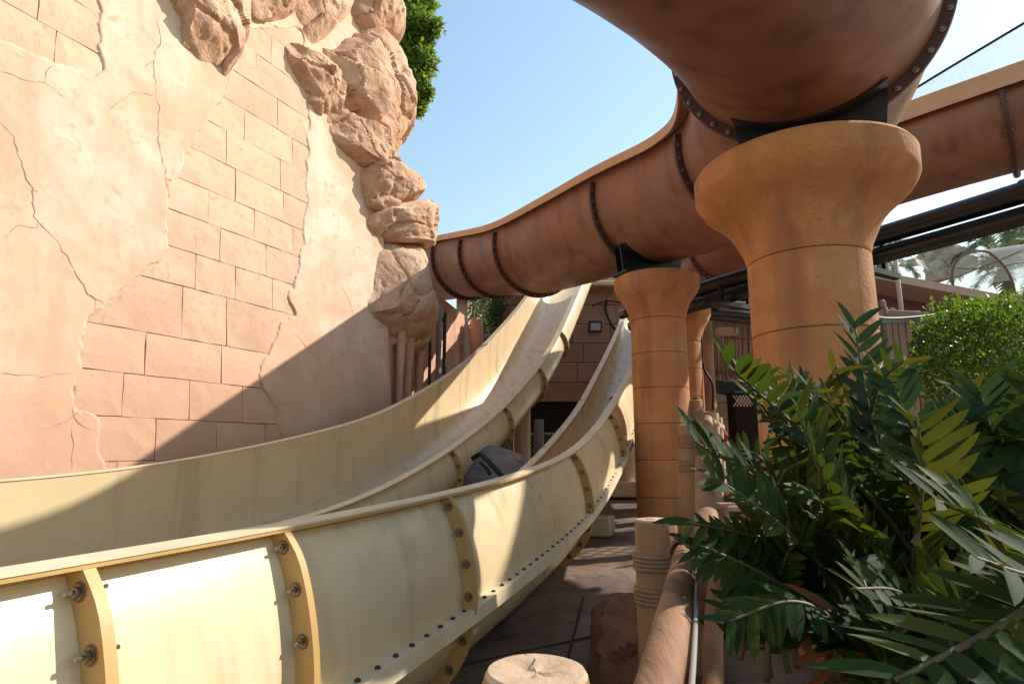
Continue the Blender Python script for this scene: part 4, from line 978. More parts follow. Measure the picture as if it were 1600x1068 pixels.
# boulders along the foot of the fence and in the planter
def boulder(c, s, label, seed, m='rockdark', amp=.16):
    n1_, n2_ = 28, 44; V = []
    for i in range(n1_ + 1):
        ph = math.pi * i / n1_
        for j in range(n2_):
            a = 2 * math.pi * j / n2_; V.append((math.sin(ph) * math.cos(a), math.sin(ph) * math.sin(a), math.cos(ph)))
    V = np.array(V); q = np.sign(V) * np.abs(V) ** .75
    wv, we, wo_ = worley(q * 1.0 + seed, 1.1, seed)
    d = 1 + fbm(q * 1.4 + seed, 4, seed) * amp + (wv - .5) * .3 + fbm(q * 6, 3, seed + 2) * .035
    V = q * d[:, None] * np.array(s) + np.array(c)
    return solo('boulder', V, grid_faces(n1_ + 1, n2_, cv=True), M[m], label, 'rock', smooth=40)
boulder((.86, 4.15, .22), (.34, .55, .38), 'brown boulder at the foot of the log fence on the slide side', 2)
boulder((.95, 2.55, .15), (.38, .5, .45), 'rounded brown boulder under the cycad leaves beside the fence', 6)
boulder((1.0, 1.75, .0), (.5, .42, .42), 'low reddish boulder at the planter edge by the log rail', 9)
boulder((1.9, 4.7, .55), (.55, .4, .4), 'brown boulder behind the big ochre pillar', 11)
# planter soil mound
ps = []; nps = 30
for i in range(nps):
    for j in range(nps):
        x = .75 + 3.6 * i / (nps - 1); y = .6 + 4.2 * j / (nps - 1); e = min(i, nps - 1 - i, j, nps - 1 - j) / (nps / 2)
        ps.append((x + .25 * (y - 1), y, float(gz(x, y)) - .05 + .42 * min(1, e * 2.2) ** .6))
ps = np.array(ps); ps[:, 2] += fbm(ps * 2.5, 4, 3) * .05
so_ = obj('planter_soil', ps, grid_faces(nps, nps), M['soil'], smooth=True); tag(so_, kind='structure')

# ------------------------------------------------------------------ cycads
def leaflet_mesh(k):
    r = random.Random(k); n = 7; V = []
    bend = r.uniform(-.06, .26); tw = r.uniform(-.5, .5); side_ = r.uniform(-.14, .14)
    for i in range(n):
        t = i / (n - 1); w = .118 * (math.sin(math.pi * min(1, (t + .05) ** .72 * .94)) ** .75 + .02) * (1 if t < 1 else .12)
        z = -bend * t * t * 1.2; c, s = math.cos(tw * t), math.sin(tw * t)
        for e in (-1, 0, 1):
            dz = .035 * abs(e) * (w / .15); V.append((e * w * c + side_ * t * t, t - abs(bend) * .12 * t * t, z + dz + e * w * s))
    Fc = [f for f in grid_faces(n, 3)]
    me = mesh('leaflet', V, Fc, True); return me
LEAF = {}
for mk in ('zamia', 'zamiay', 'zamiablue', 'zamiadry'):
    LEAF[mk] = []
    for k in range(8):
        me = leaflet_mesh(k + 3); me.materials.append(M[mk]); LEAF[mk].append(me)
nleaf = 0
def frond(parent, pts, n, L, kind='zamia', fold=.55, face=None, seed=0, w=1.0, start=.22):
    """rachis curve with paired leaflets; face = preferred upper side"""
    global nleaf
    n = int(n * 1.4); L = L * (.86 if L > .19 else .92)
    r = random.Random(seed); C = crom(pts, 8); d = np.concatenate([[0], np.cumsum(np.linalg.norm(np.diff(C, axis=0), axis=1))]); tot = d[-1]
    rr = np.linspace(.011, .004, len(C))
    fo = obj('frond', *tube(C, rr, 6), M['rachis'], parent, smooth=True)
    T = np.gradient(C, axis=0); T /= np.linalg.norm(T, axis=1)[:, None]
    for k in range(n):
        s = start + (1 - start) * (k + .5) / n
        for sg in (-1, 1):
            ss = min(s + r.uniform(-.012, .012), .995) * tot
            p = np.array([np.interp(ss, d, C[:, a]) for a in range(3)]); t = np.array([np.interp(ss, d, T[:, a]) for a in range(3)]); t /= np.linalg.norm(t)
            up = np.array(face if face is not None else (0, 0, 1.0), float); up = up - t * (up @ t); up /= np.linalg.norm(up) + 1e-9
            sd_ = np.cross(t, up) * sg
            fwd = .35 + .75 * ((s - start) / (1 - start)) ** 1.5 + r.uniform(-.1, .1)
            y = sd_ + t * fwd + up * (fold + r.uniform(-.15, .15)); y /= np.linalg.norm(y)
            z = up - sd_ * .35; z = z - y * (z @ y); z += np.array([r.uniform(-.2, .2) for _ in range(3)]); z = z - y * (z @ y); z /= np.linalg.norm(z); x = np.cross(y, z)
            ln = .9 * L * (1 - .45 * abs((s - start) / (1 - start) - .45) ** 1.5) * r.uniform(.85, 1.12)
            m4 = Matrix(((x[0] * ln * w, y[0] * ln, z[0] * ln, p[0]), (x[1] * ln * w, y[1] * ln, z[1] * ln, p[1]), (x[2] * ln * w, y[2] * ln, z[2] * ln, p[2]), (0, 0, 0, 1)))
            kk = kind
            if kind == 'zamia':
                q = r.random(); kk = 'zamiay' if q < .2 else ('zamiablue' if q < .28 else 'zamia')
            obj('leaflet', None, None, None, fo, me=LEAF[kk][r.randrange(8)], M4=m4); nleaf += 1
    return fo
def pxfrond(parent, pp, n, L, **kw):
    return frond(parent, [at(*p) for p in pp], n, L, **kw)
cyG = 'cycads in the planter'
cy1 = thing('cycad', (1.6, 2.5, .35), 'leafy dark green cycad arching across the big ochre pillar', 'plant', cyG)
pxfrond(cy1, [(1470, 930, 2.5), (1380, 800, 2.35), (1270, 690, 2.2), (1130, 565, 2.0)], 17, .25, kind='zamia', fold=.75, face=(.1, -.35, .9), seed=1, start=.28)
pxfrond(cy1, [(1440, 960, 2.6), (1400, 800, 2.55), (1360, 650, 2.6), (1335, 505, 2.7)], 13, .25, kind='zamiablue', fold=.5, face=(.1, -.8, .3), seed=2)
pxfrond(cy1, [(1440, 960, 2.6), (1330, 860, 2.4), (1220, 770, 2.3), (1085, 690, 2.1)], 15, .22, kind='zamia', fold=.5, face=(0, -.6, .8), seed=3)
pxfrond(cy1, [(1440, 960, 2.6), (1420, 840, 2.5), (1440, 720, 2.4), (1395, 600, 2.4)], 12, .24, kind='zamiablue', fold=.5, face=(-.2, -.8, .4), seed=4)
pxfrond(cy1, [(1430, 980, 2.5), (1350, 900, 2.2), (1230, 850, 2.05), (1075, 815, 1.9)], 15, .20, kind='zamia', fold=-.45, face=(0, -.4, .8), seed=5)
pxfrond(cy1, [(1420, 990, 2.3), (1330, 840, 2.1), (1290, 760, 2.0), (1245, 640, 1.95)], 13, .23, kind='zamia', fold=.7, face=(.2, -.6, .7), seed=6)
pxfrond(cy1, [(1420, 980, 2.2), (1430, 860, 1.9), (1440, 760, 1.8), (1435, 660, 1.75)], 11, .25, kind='zamiay', fold=.8, face=(.1, -.8, .5), seed=7)
cy2 = thing('cycad', (2.3, 2.2, .35), 'cycad with bluish upright leaflets below the hedge', 'plant', cyG)
pxfrond(cy2, [(1560, 960, 2.4), (1570, 820, 2.3), (1560, 720, 2.3), (1530, 610, 2.3)], 12, .26, kind='zamiablue', fold=.6, face=(-.2, -.8, .4), seed=11)
pxfrond(cy2, [(1570, 980, 2.4), (1600, 800, 2.3), (1620, 680, 2.25), (1605, 590, 2.2)], 12, .22, kind='zamia', fold=.6, face=(-.4, -.8, .3), seed=12)
pxfrond(cy2, [(1540, 980, 2.4), (1500, 860, 2.2), (1480, 770, 2.2), (1500, 650, 2.3)], 12, .24, kind='zamia', fold=.6, face=(0, -.8, .5), seed=13)
pxfrond(cy2, [(1560, 980, 2.4), (1620, 860, 2.3), (1540, 770, 2.2), (1400, 730, 2.1)], 14, .20, kind='zamiay', fold=.4, face=(.1, -.5, .9), seed=14)
pxfrond(cy2, [(1560, 1000, 1.8), (1580, 900, 1.6), (1540, 820, 1.5), (1460, 780, 1.45)], 12, .20, kind='zamia', fold=.4, face=(0, -.5, .8), seed=15)
cy3 = thing('cycad', (1.6, 1.1, .2), 'cycad with long glossy leaflets low in the planter corner', 'plant', cyG)
pxfrond(cy3, [(1760, 900, 1.25), (1640, 935, 1.15), (1540, 990, 1.08), (1400, 1062, 1.0)], 9, .21, kind='zamia', fold=.25, face=(-.2, -.35, .9), seed=21, start=.05, w=.9)
pxfrond(cy3, [(1780, 960, 1.2), (1680, 900, 1.15), (1610, 900, 1.12), (1520, 870, 1.1)], 8, .17, kind='zamia', fold=.3, face=(0, -.4, .9), seed=22)
pxfrond(cy3, [(1500, 1150, 1.6), (1400, 1040, 1.7), (1300, 980, 1.8), (1150, 960, 1.8)], 13, .18, kind='zamia', fold=.2, face=(0, -.4, .9), seed=23)
cy4 = thing('cycad', (1.25, 2.0, .3), 'cycad with drooping fronds and dry orange leaflets next to the log rail', 'plant', cyG)
pxfrond(cy4, [(1330, 1000, 2.0), (1260, 940, 1.95), (1180, 890, 1.9), (1090, 850, 1.85)], 13, .17, kind='zamia', fold=-.5, face=(0, -.5, .8), seed=31)
pxfrond(cy4, [(1330, 1010, 2.1), (1290, 900, 2.0), (1220, 820, 1.9), (1110, 740, 1.9)], 13, .20, kind='zamia', fold=.4, face=(0, -.6, .7), seed=32)
pxfrond(cy4, [(1330, 1010, 1.9), (1290, 960, 1.75), (1230, 940, 1.7), (1140, 970, 1.65)], 11, .17, kind='zamia', fold=-.2, face=(0, -.3, .9), seed=33)
pxfrond(cy4, [(1340, 1010, 1.9), (1310, 960, 1.85), (1300, 980, 1.8), (1310, 1050, 1.8)], 4, .20, kind='zamiadry', fold=-.4, face=(0, -.8, .4), seed=34)
pxfrond(cy4, [(1340, 1010, 2.2), (1360, 900, 2.1), (1320, 820, 2.0), (1260, 760, 2.0)], 12, .21, kind='zamiay', fold=.5, face=(0, -.7, .6), seed=35)
# inner fronds that fill the crowns: traced start and tip regions, random in between
rr0 = random.Random(5)
FILL = [(cy1, (1330, 990, 2.7), (1150, 1420, 560, 900), (2.2, 3.1), 30, ('zamia', 'zamia', 'zamiablue', 'zamiay', 'zamia', 'zamia'), .19),
        (cy2, (1560, 1000, 2.6), (1420, 1640, 600, 900), (2.1, 3.0), 32, ('zamia', 'zamia', 'zamiablue', 'zamiay', 'zamia', 'zamia'), .19),
        (cy4, (1280, 1040, 2.2), (1090, 1300, 720, 980), (1.8, 2.4), 20, ('zamia', 'zamia', 'zamia', 'zamiay'), .165),
        (cy3, (1500, 1180, 1.7), (1300, 1620, 860, 1060), (1.35, 1.9), 12, ('zamia', 'zamia', 'zamiablue'), .165)]
for t, b0, (xa_, xb_, ya_, yb_), (d0_, d1_), nf, kinds, L_ in FILL:
    for k in range(nf):
        Yt = rr0.uniform(d0_, d1_); tip = at(rr0.uniform(xa_, xb_), rr0.uniform(ya_, yb_), Yt)
        b = at(*b0) + np.array([rr0.uniform(-.25, .25), rr0.uniform(-.2, .2), 0]); b[2] = max(b[2], .25); dd = tip - b
        frond(t, [b, b + dd * np.array([.2, .2, .5]), b + dd * np.array([.6, .6, .9]), tip], 10, L_ * rr0.uniform(.85, 1.2), kind=rr0.choice(kinds), fold=rr0.uniform(.3, .8), face=(rr0.uniform(-.3, .3), -.6, .7), seed=300 + k + nf * 7)

# ------------------------------------------------------------------ hedge
hb = at(1530, 560, 7.0); hx, hy, hz_ = hb
hg = thing('clipped_hedge', (hx + .3, hy, 1.0), 'bright green clipped hedge shrub in front of the picket fence', 'hedge')
r = np.random.default_rng(4); n = 17000
half = np.array([1.05, .75, .78]); cen = np.array([hx + .80, hy + .4, hz_ - .03])
u = r.uniform(-1, 1, (n * 2, 3)); m_ = np.max(np.abs(u), axis=1); keep = (np.sum(np.abs(u) ** 5, axis=1) < 1) & ((m_ > .62) | (r.uniform(size=n * 2) < .2)); u = u[keep][:n]
u[:, 0] *= (1 - .22 * np.clip(-u[:, 2], 0, 1)); 
Pp = cen + u * half + fbm(u * 2.2, 3, 9)[:, None] * .10 * u
rmesh('foliage', *leaves(Pp, .068, .55, 3, out=u * .9 + np.array([0, 0, .5])), M['hedge'], hg)
for k in range(9):
    a = r.uniform(0, 6.28); tp = cen + np.array([math.cos(a) * .7, math.sin(a) * .45, r.uniform(-.3, .5)])
    obj('branch', *tube(crom([(hx + .35 + .05 * k - .2, hy + .35, 1.0), (hx + .35, hy + .35, hz_ - .8), (cen + tp) / 2 + np.array([0, 0, -.15]), tp], 6), np.linspace(.035, .008, 19), 6), M['twig'], hg, smooth=True)

# ------------------------------------------------------------------ picket fence, mauve building, background
pf_ = thing('picket_fence', (5.4, 9.3, 1.2), 'weathered vertical picket fence with rough cross boards behind the standing pipe', 'fence')
rr0 = random.Random(9); A = np.array([4.6, 9.0]); B = np.array([8.6, 9.9]); dv = (B - A) / np.linalg.norm(B - A); nn2 = np.array([dv[1], -dv[0]]); Lf = np.linalg.norm(B - A); s = 0; ax_ = np.array([[dv[0], dv[1], 0], [-nn2[0], -nn2[1], 0], [0, 0, 1]])
while s < Lf:
    w = rr0.uniform(.075, .125); c = A + dv * (s + w / 2); zt = 3.80 + rr0.uniform(-.05, .06); tl = rr0.uniform(-.015, .015)
    ax2 = np.array([[dv[0] * math.cos(tl), dv[1] * math.cos(tl), math.sin(tl)], ax_[1], [-dv[0] * math.sin(tl), -dv[1] * math.sin(tl), math.cos(tl)]])
    obj('picket', *box((c[0], c[1], (1.1 + zt) / 2), w - .006, .035 + rr0.uniform(0, .02), zt - 1.1, ax2, .01), M['picket'], pf_); s += w + rr0.uniform(.004, .02)
for z, h in ((3.70, .14), (2.78, .08), (1.7, .1)):
    c = (A + B) / 2 + nn2 * .06; obj('cross_board', *box((c[0], c[1], z), Lf, .04, h, ax_, .01), M['picket'], pf_)
c = A + dv * 1.05 + nn2 * .09; tl = rad(52); obj('brace', *box((c[0], c[1], 2.2), 1.5, .04, .12, np.array([[dv[0] * math.cos(tl), dv[1] * math.cos(tl), math.sin(tl)], ax_[1], [-dv[0] * math.sin(tl), -dv[1] * math.sin(tl), math.cos(tl)]]), .01), M['picket'], pf_)
for s in (0.35, 1.2, 2.1, 3.2):
    c = A + dv * s + nn2 * .03; obj('post', *lathe((c[0], c[1]), [(.05, 1.1), (.05, 3.9), (.02, 3.93)], 10), M['picket'], pf_, smooth=40)
    obj('rope', *lathe((c[0], c[1]), [(.055, 3.62), (.066, 3.63), (.066, 3.80), (.055, 3.81)], 10), M['rope'], pf_, smooth=True)
mb = thing('mauve_building', (10.0, 15.0, 1.0), 'low mauve building with a sloping tan eave behind the picket fence', 'building')
obj('wall', *box((11.0, 16.0, 3.2), 8.0, 2.0, 4.6), M['purple'], mb)
e0, e1 = at(1362, 434, 14.0), at(1520, 466, 14.0)
obj('roof_eave', *loft([[e0 + np.array([-1.5, 0, .10 + .22]) + q for q in (np.array([0, 0, 0]), np.array([0, 0, .18]), np.array([0, 3.0, .25]), np.array([0, 3.0, 0]))], [e1 + np.array([1.2, 0, -.20]) + q for q in (np.array([0, 0, 0]), np.array([0, 0, .2]), np.array([0, 3.0, .25]), np.array([0, 3.0, 0]))]]), M['eave'], mb)
pl = at(1403, 440, 13.6); obj('pole', *tube([(pl[0], 13.6, 3.6), (pl[0], 13.6, at(1403, 400, 13.6)[2])], .05, 8), M['eave'], mb, smooth=True)

def palm(px, py, Y, size, label, seed):
    c = at(px, py, Y); t = thing('palm_tree', (c[0], Y, 1.0), label, 'palm', 'palms beyond the netting'); r = random.Random(seed)
    obj('trunk', *tube([(c[0], Y, 1.0), (c[0] + .1, Y, (1 + c[2]) / 2), c], [.28, .22, .2], 12), M['palmtrunk'], t, smooth=True)
    for k in range(26):
        az = k * 2.399; el = r.uniform(-.2, 1.2); d = np.array([math.cos(az) * math.cos(el), math.sin(az) * math.cos(el), math.sin(el)])
        pts = crom([c, c + d * size * .5 + np.array([0, 0, .1 * size]), c + d * size * .9 + np.array([0, 0, -.12 * size]), c + d * size * 1.05 + np.array([0, 0, -.35 * size])], 6)
        V = []; Fc = []
        T = np.gradient(pts, axis=0)
        for i in range(2, len(pts)):
            tt_ = T[i] / np.linalg.norm(T[i]); sd_ = np.cross(tt_, [0, 0, 1.0]); sd_ /= np.linalg.norm(sd_) + 1e-6
            for e in np.linspace(0, .75, 3):
                p = pts[i] - T[i] * e
                for sg in (-1, 1):
                    q = (sd_ * sg * .75 + tt_ * .6 + np.array([0, 0, .1 - .35 * r.random()])) * size * .24; b = len(V)
                    V += [p, p + tt_ * .03 * size, p + q]; Fc.append((b, b + 1, b + 2))
        obj('frond', V, Fc, M['palm'], t)
palm(1570, 420, 34, 3.0, 'hazy palm behind the arched net', 3); palm(1376, 412, 30, 1.9, 'small palm peeking above the mauve building', 5); palm(1640, 410, 38, 3.6, 'taller palm at the edge of the arched net', 8)
pl_ = (at(1490, 420, 40), np.array([0, -1., 0]), np.array([1., 0, 0]), np.array([0, 0, 1.]))
rock_px('carved_rock', [(1449, 396), (1465, 388), (1490, 384), (1512, 392), (1530, 402), (1526, 414), (1505, 424), (1492, 431), (1478, 432), (1468, 424), (1460, 412)], 0, 1.2, 1.2, 'pale carved rock head perched above the stone parapet', 51, .5, (1488, 408), 'greystone', plane=pl_, fac=.8, nr=26, na=80)
pk = at(1480, 445, 41); t = thing('stone_parapet', (pk[0], 41, 1.0), 'pale broken stone parapet under the carved rock head', 'wall')
obj('wall', *box((pk[0] + .5, 41.5, 6.2), 8.0, 1.0, 10.6, bev=.1), M['greystone'], t)
rr0 = random.Random(3)
for k in range(6):
    x = pk[0] - 3.0 + k * 1.25; h = rr0.uniform(.4, .9); obj('merlon', *box((x, 41.5, 11.45 + h / 2), rr0.uniform(.7, 1.1), .8, h, bev=.12), M['greystone'], t)
# arched net
ar = thing('arched_net', at(1530, 460, 18), 'arched frame with fine grey netting beyond the hedge', 'net')
arc = [at(1490, 452, 18), at(1488, 425, 18), at(1497, 405, 18), at(1515, 394, 18), at(1540, 393, 18), at(1556, 402, 18), at(1572, 420, 18), at(1582, 440, 18), at(1586, 458, 18)]
obj('arch_tube', *tube(crom(arc, 6), .035, 8), M['twig'], ar, smooth=True)
arc2 = [p + np.array([6.5, 1.5, 1.3]) for p in arc]; a1, a2 = crom(arc, 6), crom(arc2, 6); n = len(a1)
obj('net_sheet', np.concatenate([a1, a2]), [(i, i + 1, n + i + 1, n + i) for i in range(n - 1)], M['net2'], ar)
solo('rope_line', *tube(crom([at(1400, 444, 17.5), at(1480, 436, 17.5), at(1540, 415, 17.6), at(1600, 390, 17.8)], 8), .022, 6), M['twig'], 'slack rope line running up to the arched net', 'rope', smooth=True)
solo('rope_line', *tube(crom([at(1493, 419, 17.9), at(1540, 419, 17.9), at(1600, 410, 17.9)], 8), .016, 6), M['twig'], 'straight rope crossing the arched net', 'rope', smooth=True)

# ------------------------------------------------------------------ hut corner under the pipes
bs = thing('bamboo_screen', at(1140, 560, 12.6), 'bamboo cane screen hanging in the shaded hut corner', 'screen'); rr0 = random.Random(2)
for k in range(26):
    px = 1112 + k * 3.0 + rr0.uniform(-.5, .5); a, b = at(px, 496 + rr0.uniform(-3, 3), 12.6), at(px + rr0.uniform(-2, 2), 590 + rr0.uniform(-8, 4), 12.6)
    obj('cane', *tube([a, (a + b) / 2 + np.array([0, rr0.uniform(-.03, .03), 0]), b], .019, 6), M['picket'], bs, smooth=True)
a, b = at(1108, 520, 12.55), at(1195, 530, 12.55); obj('cross_cane', *tube([a, b], .022, 6), M['picket'], bs)
block_wall('hut_wall', 3.5, 6.2, 13.2, 1.2, 4.7, .36, .55, M['rearblock2'], 'low tan block wall of the shaded hut', 8, M['joint'])
solo('dark_awning', *loft([[at(1112, 594, 12.4), at(1112, 612, 12.4), at(1112, 612, 12.6), at(1112, 594, 12.6)], [at(1145, 596, 12.4), at(1145, 620, 12.4), at(1145, 620, 12.6), at(1145, 596, 12.6)], [at(1190, 598, 12.4), at(1190, 622, 12.4), at(1190, 622, 12.6), at(1190, 598, 12.6)]]), M['black'], 'dark awning flap under the bamboo screen', 'awning')
hpx = at(1103, 560, 11.8); solo('timber_post', *lathe((hpx[0], 11.8), [(.15, 1.0), (.15, 3.0), (.16, 4.6)], 16), M['wood'], 'dark timber post of the hut corner', 'post', smooth=40)
sg = thing('lattice_stand', at(1163, 640, 11.9), 'dark stand with a white lattice panel by the hut wall', 'stand')
a = at(1166, 655, 11.9); obj('cabinet', *box((a[0], 11.95, 1.9), .55, .4, 1.7, bev=.03), M['dark'], sg)
lat_ = []
for k in range(5): lat_.append(box(at(1152 + k * 5, 626, 11.72), .02, .01, .26, np.array([[.8, 0, .6], [0, 1, 0], [-.6, 0, .8]]))); lat_.append(box(at(1152 + k * 5, 626, 11.70), .02, .01, .26, np.array([[.8, 0, -.6], [0, 1, 0], [.6, 0, .8]])))
obj('lattice', *join(lat_), M['whitewall'], sg)
lp = at(1132, 518, 11.5); lm = thing('wall_lamp', lp, 'boxy tan lamp with a white end under the black pipes', 'lamp')
obj('housing', *box(lp, .34, .22, .14, bev=.02), M['eave'], lm); obj('diffuser', *box(lp + np.array([.19, -.05, -.01]), .05, .2, .12, bev=.01), M['whitewall'], lm)
cp = [at(1112, 478, 10.2), at(1098, 500, 10.2), at(1096, 540, 10.2), at(1100, 575, 10.2), at(1113, 600, 10.2), at(1114, 640, 10.2)]
solo('cable', *tube(crom(cp, 8), .022, 6), M['cable'], 'black cable looping down past the partly hidden pillar', 'cable', smooth=True)
cp = [at(1104, 490, 10.9), at(1150, 494, 10.9), at(1185, 498, 10.9)]
solo('black_pipe', *tube(crom(cp, 6), .12, 14), M['pipe'], 'short dark pipe hanging below the main pipe bundle', 'pipe', smooth=True)
cp = [at(1096, 470, 10.6), at(1140, 474, 10.6), at(1185, 476, 10.6)]
solo('black_pipe', *tube(crom(cp, 6), .05, 12), M['lightgrey'], 'thin bluish grey pipe under the main pipe bundle', 'pipe', smooth=True)

# ------------------------------------------------------------------ person in red leaning on the far fence
def skin_body(name, verts, edges, radii, m, parent, root=0, sub=2):
    b = base_of(parent); me = bpy.data.meshes.new(name); me.from_pydata([tuple(np.array(v) - b) for v in verts], edges, []); o = bpy.data.objects.new(name, me); COL.objects.link(o); o.parent = parent
    md = o.modifiers.new('skin', 'SKIN'); md.use_smooth_shade = True
    for i, rv in enumerate(radii): me.skin_vertices[0].data[i].radius = (rv, rv)
    me.skin_vertices[0].data[root].use_root = True
    ms = o.modifiers.new('sub', 'SUBSURF'); ms.levels = sub; ms.render_levels = sub; me.materials.append(m); return o
pb = at(1124, 655, 9.6); px_, py_, pg = pb[0], 9.6, float(gz(pb[0], 9.6)) + .03
pe = thing('person', (px_, py_, pg), 'person in a red top and grey trousers leaning forward beyond the log fence', 'person')
def q(x, y, z): return (px_ + x, py_ + y, pg + z)
bodyV = [q(0, 0, .92), q(0, 0, 1.05), q(-.10, 0, 1.22), q(-.20, 0, 1.36), q(-.27, 0, 1.44), q(-.33, 0, 1.52), q(-.36, 0, 1.62),
         q(-.19, -.19, 1.36), q(-.24, -.22, 1.10), q(-.46, -.18, 1.02), q(-.53, -.17, 1.02), q(-.19, .19, 1.36), q(-.24, .22, 1.10), q(-.46, .18, 1.02), q(-.53, .17, 1.02),
         q(.02, -.10, .84), q(.03, -.11, .48), q(.06, -.11, .08), q(-.08, -.11, .04), q(.02, .10, .84), q(.0, .11, .48), q(.02, .11, .08), q(-.12, .11, .04)]
bodyE = [(0, 1), (1, 2), (2, 3), (3, 4), (4, 5), (5, 6), (3, 7), (7, 8), (8, 9), (9, 10), (3, 11), (11, 12), (12, 13), (13, 14), (0, 15), (15, 16), (16, 17), (17, 18), (0, 19), (19, 20), (20, 21), (21, 22)]
bodyR = [.14, .13, .15, .15, .06, .085, .08, .065, .048, .038, .036, .065, .048, .038, .036, .095, .065, .045, .035, .095, .065, .045, .035]
skin_body('body', bodyV, bodyE, bodyR, M['skin'], pe)
skin_body('red_top', [q(0, 0, .90), q(0, 0, 1.05), q(-.10, 0, 1.22), q(-.20, 0, 1.37), q(-.19, -.19, 1.36), q(-.23, -.215, 1.17), q(-.19, .19, 1.36), q(-.23, .215, 1.17)], [(0, 1), (1, 2), (2, 3), (3, 4), (4, 5), (3, 6), (6, 7)], [.165, .155, .172, .165, .085, .07, .085, .07], M['red'], pe)
skin_body('trousers', [q(0, 0, .94), q(.02, -.10, .82), q(.03, -.11, .48), q(.055, -.11, .12), q(.02, .10, .82), q(.0, .11, .48), q(.02, .11, .12)], [(0, 1), (1, 2), (2, 3), (0, 4), (4, 5), (5, 6)], [.16, .112, .085, .07, .112, .085, .07], M['greycloth'], pe)
skin_body('hair', [q(-.33, 0, 1.58), q(-.34, 0, 1.65), q(-.31, 0, 1.70)], [(0, 1), (1, 2)], [.088, .095, .07], M['hair'], pe)

# ------------------------------------------------------------------ tree behind the rocks
tb = at(640, 80, 11.6); tr = thing('leafy_tree', (-3.0, 12.4, 1.0), 'leafy bright green tree growing behind the big rock face', 'tree')
obj('trunk', *tube(crom([(-3.0, 12.4, 1.0), (-2.95, 12.3, 4), (-2.75, 12.1, 7), (-2.4, 11.9, 9.8)], 6), np.linspace(.2, .08, 19), 10), M['twig'], tr, smooth=True)
r = np.random.default_rng(8); cl = []
for px, py, s, Y in ((632, 20, .62, 11.6), (650, 45, .42, 11.4), (660, 50, .30, 11.4), (675, 42, .22, 11.3), (645, 95, .48, 11.5), (664, 100, .25, 11.4), (652, 130, .30, 11.4), (660, 140, .2, 11.4), (650, 172, .14, 11.4), (664, 0, .28, 11.6), (630, -30, .6, 11.8), (640, 70, .5, 11.6), (648, 60, .4, 11.5), (668, 148, .1, 11.4), (655, 165, .12, 11.4)):
    c = at(px, py, Y); n = int(1500 * s); d = r.normal(size=(n, 3)); d /= np.linalg.norm(d, axis=1)[:, None]; cl.append(c + d * (r.uniform(.25, 1, n) ** .5 * s)[:, None])
    obj('branch', *tube([(-2.65, 12.0, max(c[2] - .5, 8.2)), (c + np.array([-2.65, 12.0, max(c[2] - .3, 8.6)])) / 2, c], [.04, .025, .01], 6), M['twig'], tr, smooth=True)
Pp = np.concatenate(cl); rmesh('crown', *leaves(Pp, .15, .42, 12, up=(0, 0, -.1)), M['leaf'], tr)

# ------------------------------------------------------------------ unseen tree added right of the view to shade the planter
st_ = thing('added_shade_tree', (6.3, 3.0, .3), 'broad leafy tree added out of view to shade the cycad planter', 'tree')
obj('trunk', *tube(crom([(6.3, 3.0, .2), (6.2, 3.1, 1.6), (5.9, 3.3, 2.9), (5.7, 3.4, 3.8)], 6), np.linspace(.16, .06, 19), 10), M['twig'], st_, smooth=True)
r = np.random.default_rng(21); cl = []
for k in range(16):
    d = r.normal(size=3); d /= np.linalg.norm(d); c = np.array([5.75, 3.35, 3.75]) + d * np.array([1.0, 1.0, .65]) * r.uniform(.3, 1); s_ = r.uniform(.35, .5)
    n = 520; d = r.normal(size=(n, 3)); d /= np.linalg.norm(d, axis=1)[:, None]; cl.append(c + d * (r.uniform(.2, 1, n) ** .5 * s_)[:, None])
    obj('limb', *tube([(5.9, 3.3, 2.9), (c + np.array([5.9, 3.3, 2.9])) / 2, c], [.05, .03, .01], 6), M['twig'], st_, smooth=True)
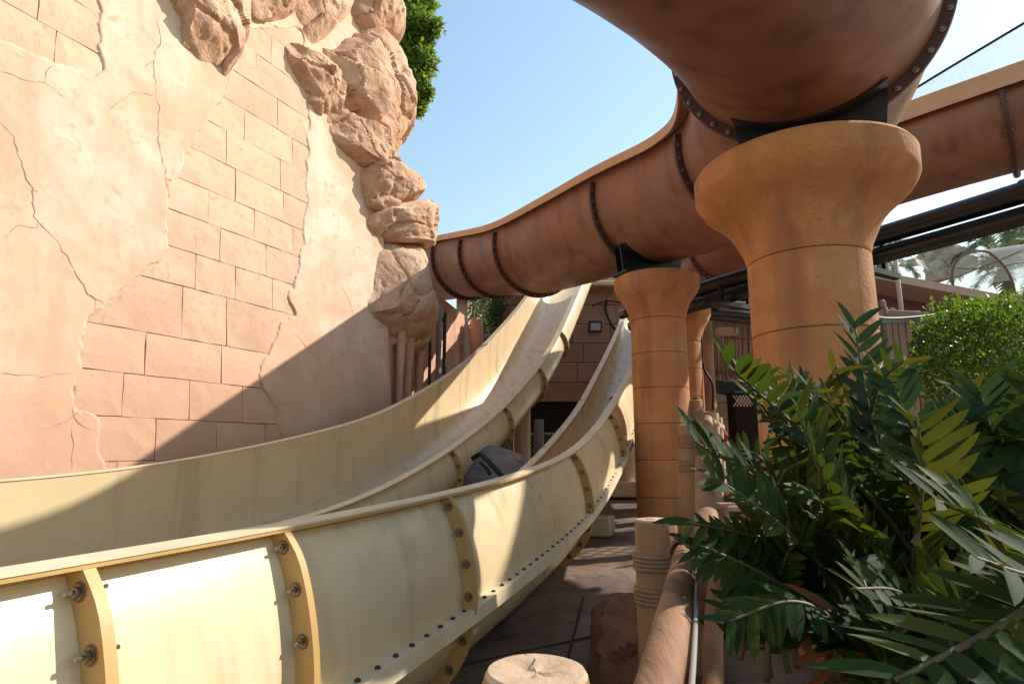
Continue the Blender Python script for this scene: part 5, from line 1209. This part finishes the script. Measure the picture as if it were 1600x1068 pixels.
rmesh('crown', *leaves(np.concatenate(cl), .13, .45, 5), M['leaf'], st_)

# rope net hung below the pipes behind the big pillar; its shadow falls on the concrete
na_, nb_ = np.array([4.10, 10.1]), np.array([4.80, 8.25]); ln_ = float(np.linalg.norm(nb_ - na_)); nd_ = (nb_ - na_) / ln_; zb_, zt_ = 1.75, 3.85
rn = thing('rope_net', (4.45, 9.2, zb_), 'dark diamond rope net hung below the black pipes behind the big pillar', 'net')
th_ = []
for k in np.arange(-2.2, ln_ + 2.2, .17):
    for sg in (1, -1):
        a, b = (k, zb_), (k + sg * 2.1 * .8, zt_); t0, t1 = 0., 1.
        for bound, q_ in ((0., 1), (ln_, -1)):
            e0_, e1_ = (a[0] - bound) * q_, (b[0] - bound) * q_
            if e0_ < 0 and e1_ < 0: t0, t1 = 1., 0.
            elif e0_ < 0: t0 = max(t0, e0_ / (e0_ - e1_))
            elif e1_ < 0: t1 = min(t1, e0_ / (e0_ - e1_))
        if t1 > t0 + .02:
            pts = [(*(na_ + nd_ * (a[0] + (b[0] - a[0]) * t)), a[1] + (b[1] - a[1]) * t) for t in (t0, t1)]
            th_.append(tube(pts, .010, 5))
o_ = obj('cords', *join(th_), M['cable'], rn); tag(o_, kind='stuff')
for z in (zb_, zt_): obj('border_rope', *tube([(*na_, z), (*nb_, z)], .016, 6), M['cable'], rn)
for p in (na_, nb_): obj('border_rope', *tube([(*p, zb_), (*p, zt_)], .016, 6), M['cable'], rn)

# roof added over the hut to keep sun off the corner behind the pillars
hr = thing('added_shade_roof', (5.0, 12.9, 4.7), 'dark timber roof added to shade the hut corner', 'roof')
obj('roof_deck', *box((4.95, 13.0, 4.86), 3.4, 2.8, .10), M['dark'], hr)
for k in range(6): obj('rafter', *box((3.5 + k * .58, 13.0, 4.74), .09, 2.7, .13, bev=.01), M['wood'], hr)
for x, y in ((6.45, 11.8), (6.45, 14.2), (3.5, 14.2)): obj('post', *lathe((x, y), [(.08, 1.2), (.08, 4.7)], 12), M['wood'], hr, smooth=40)
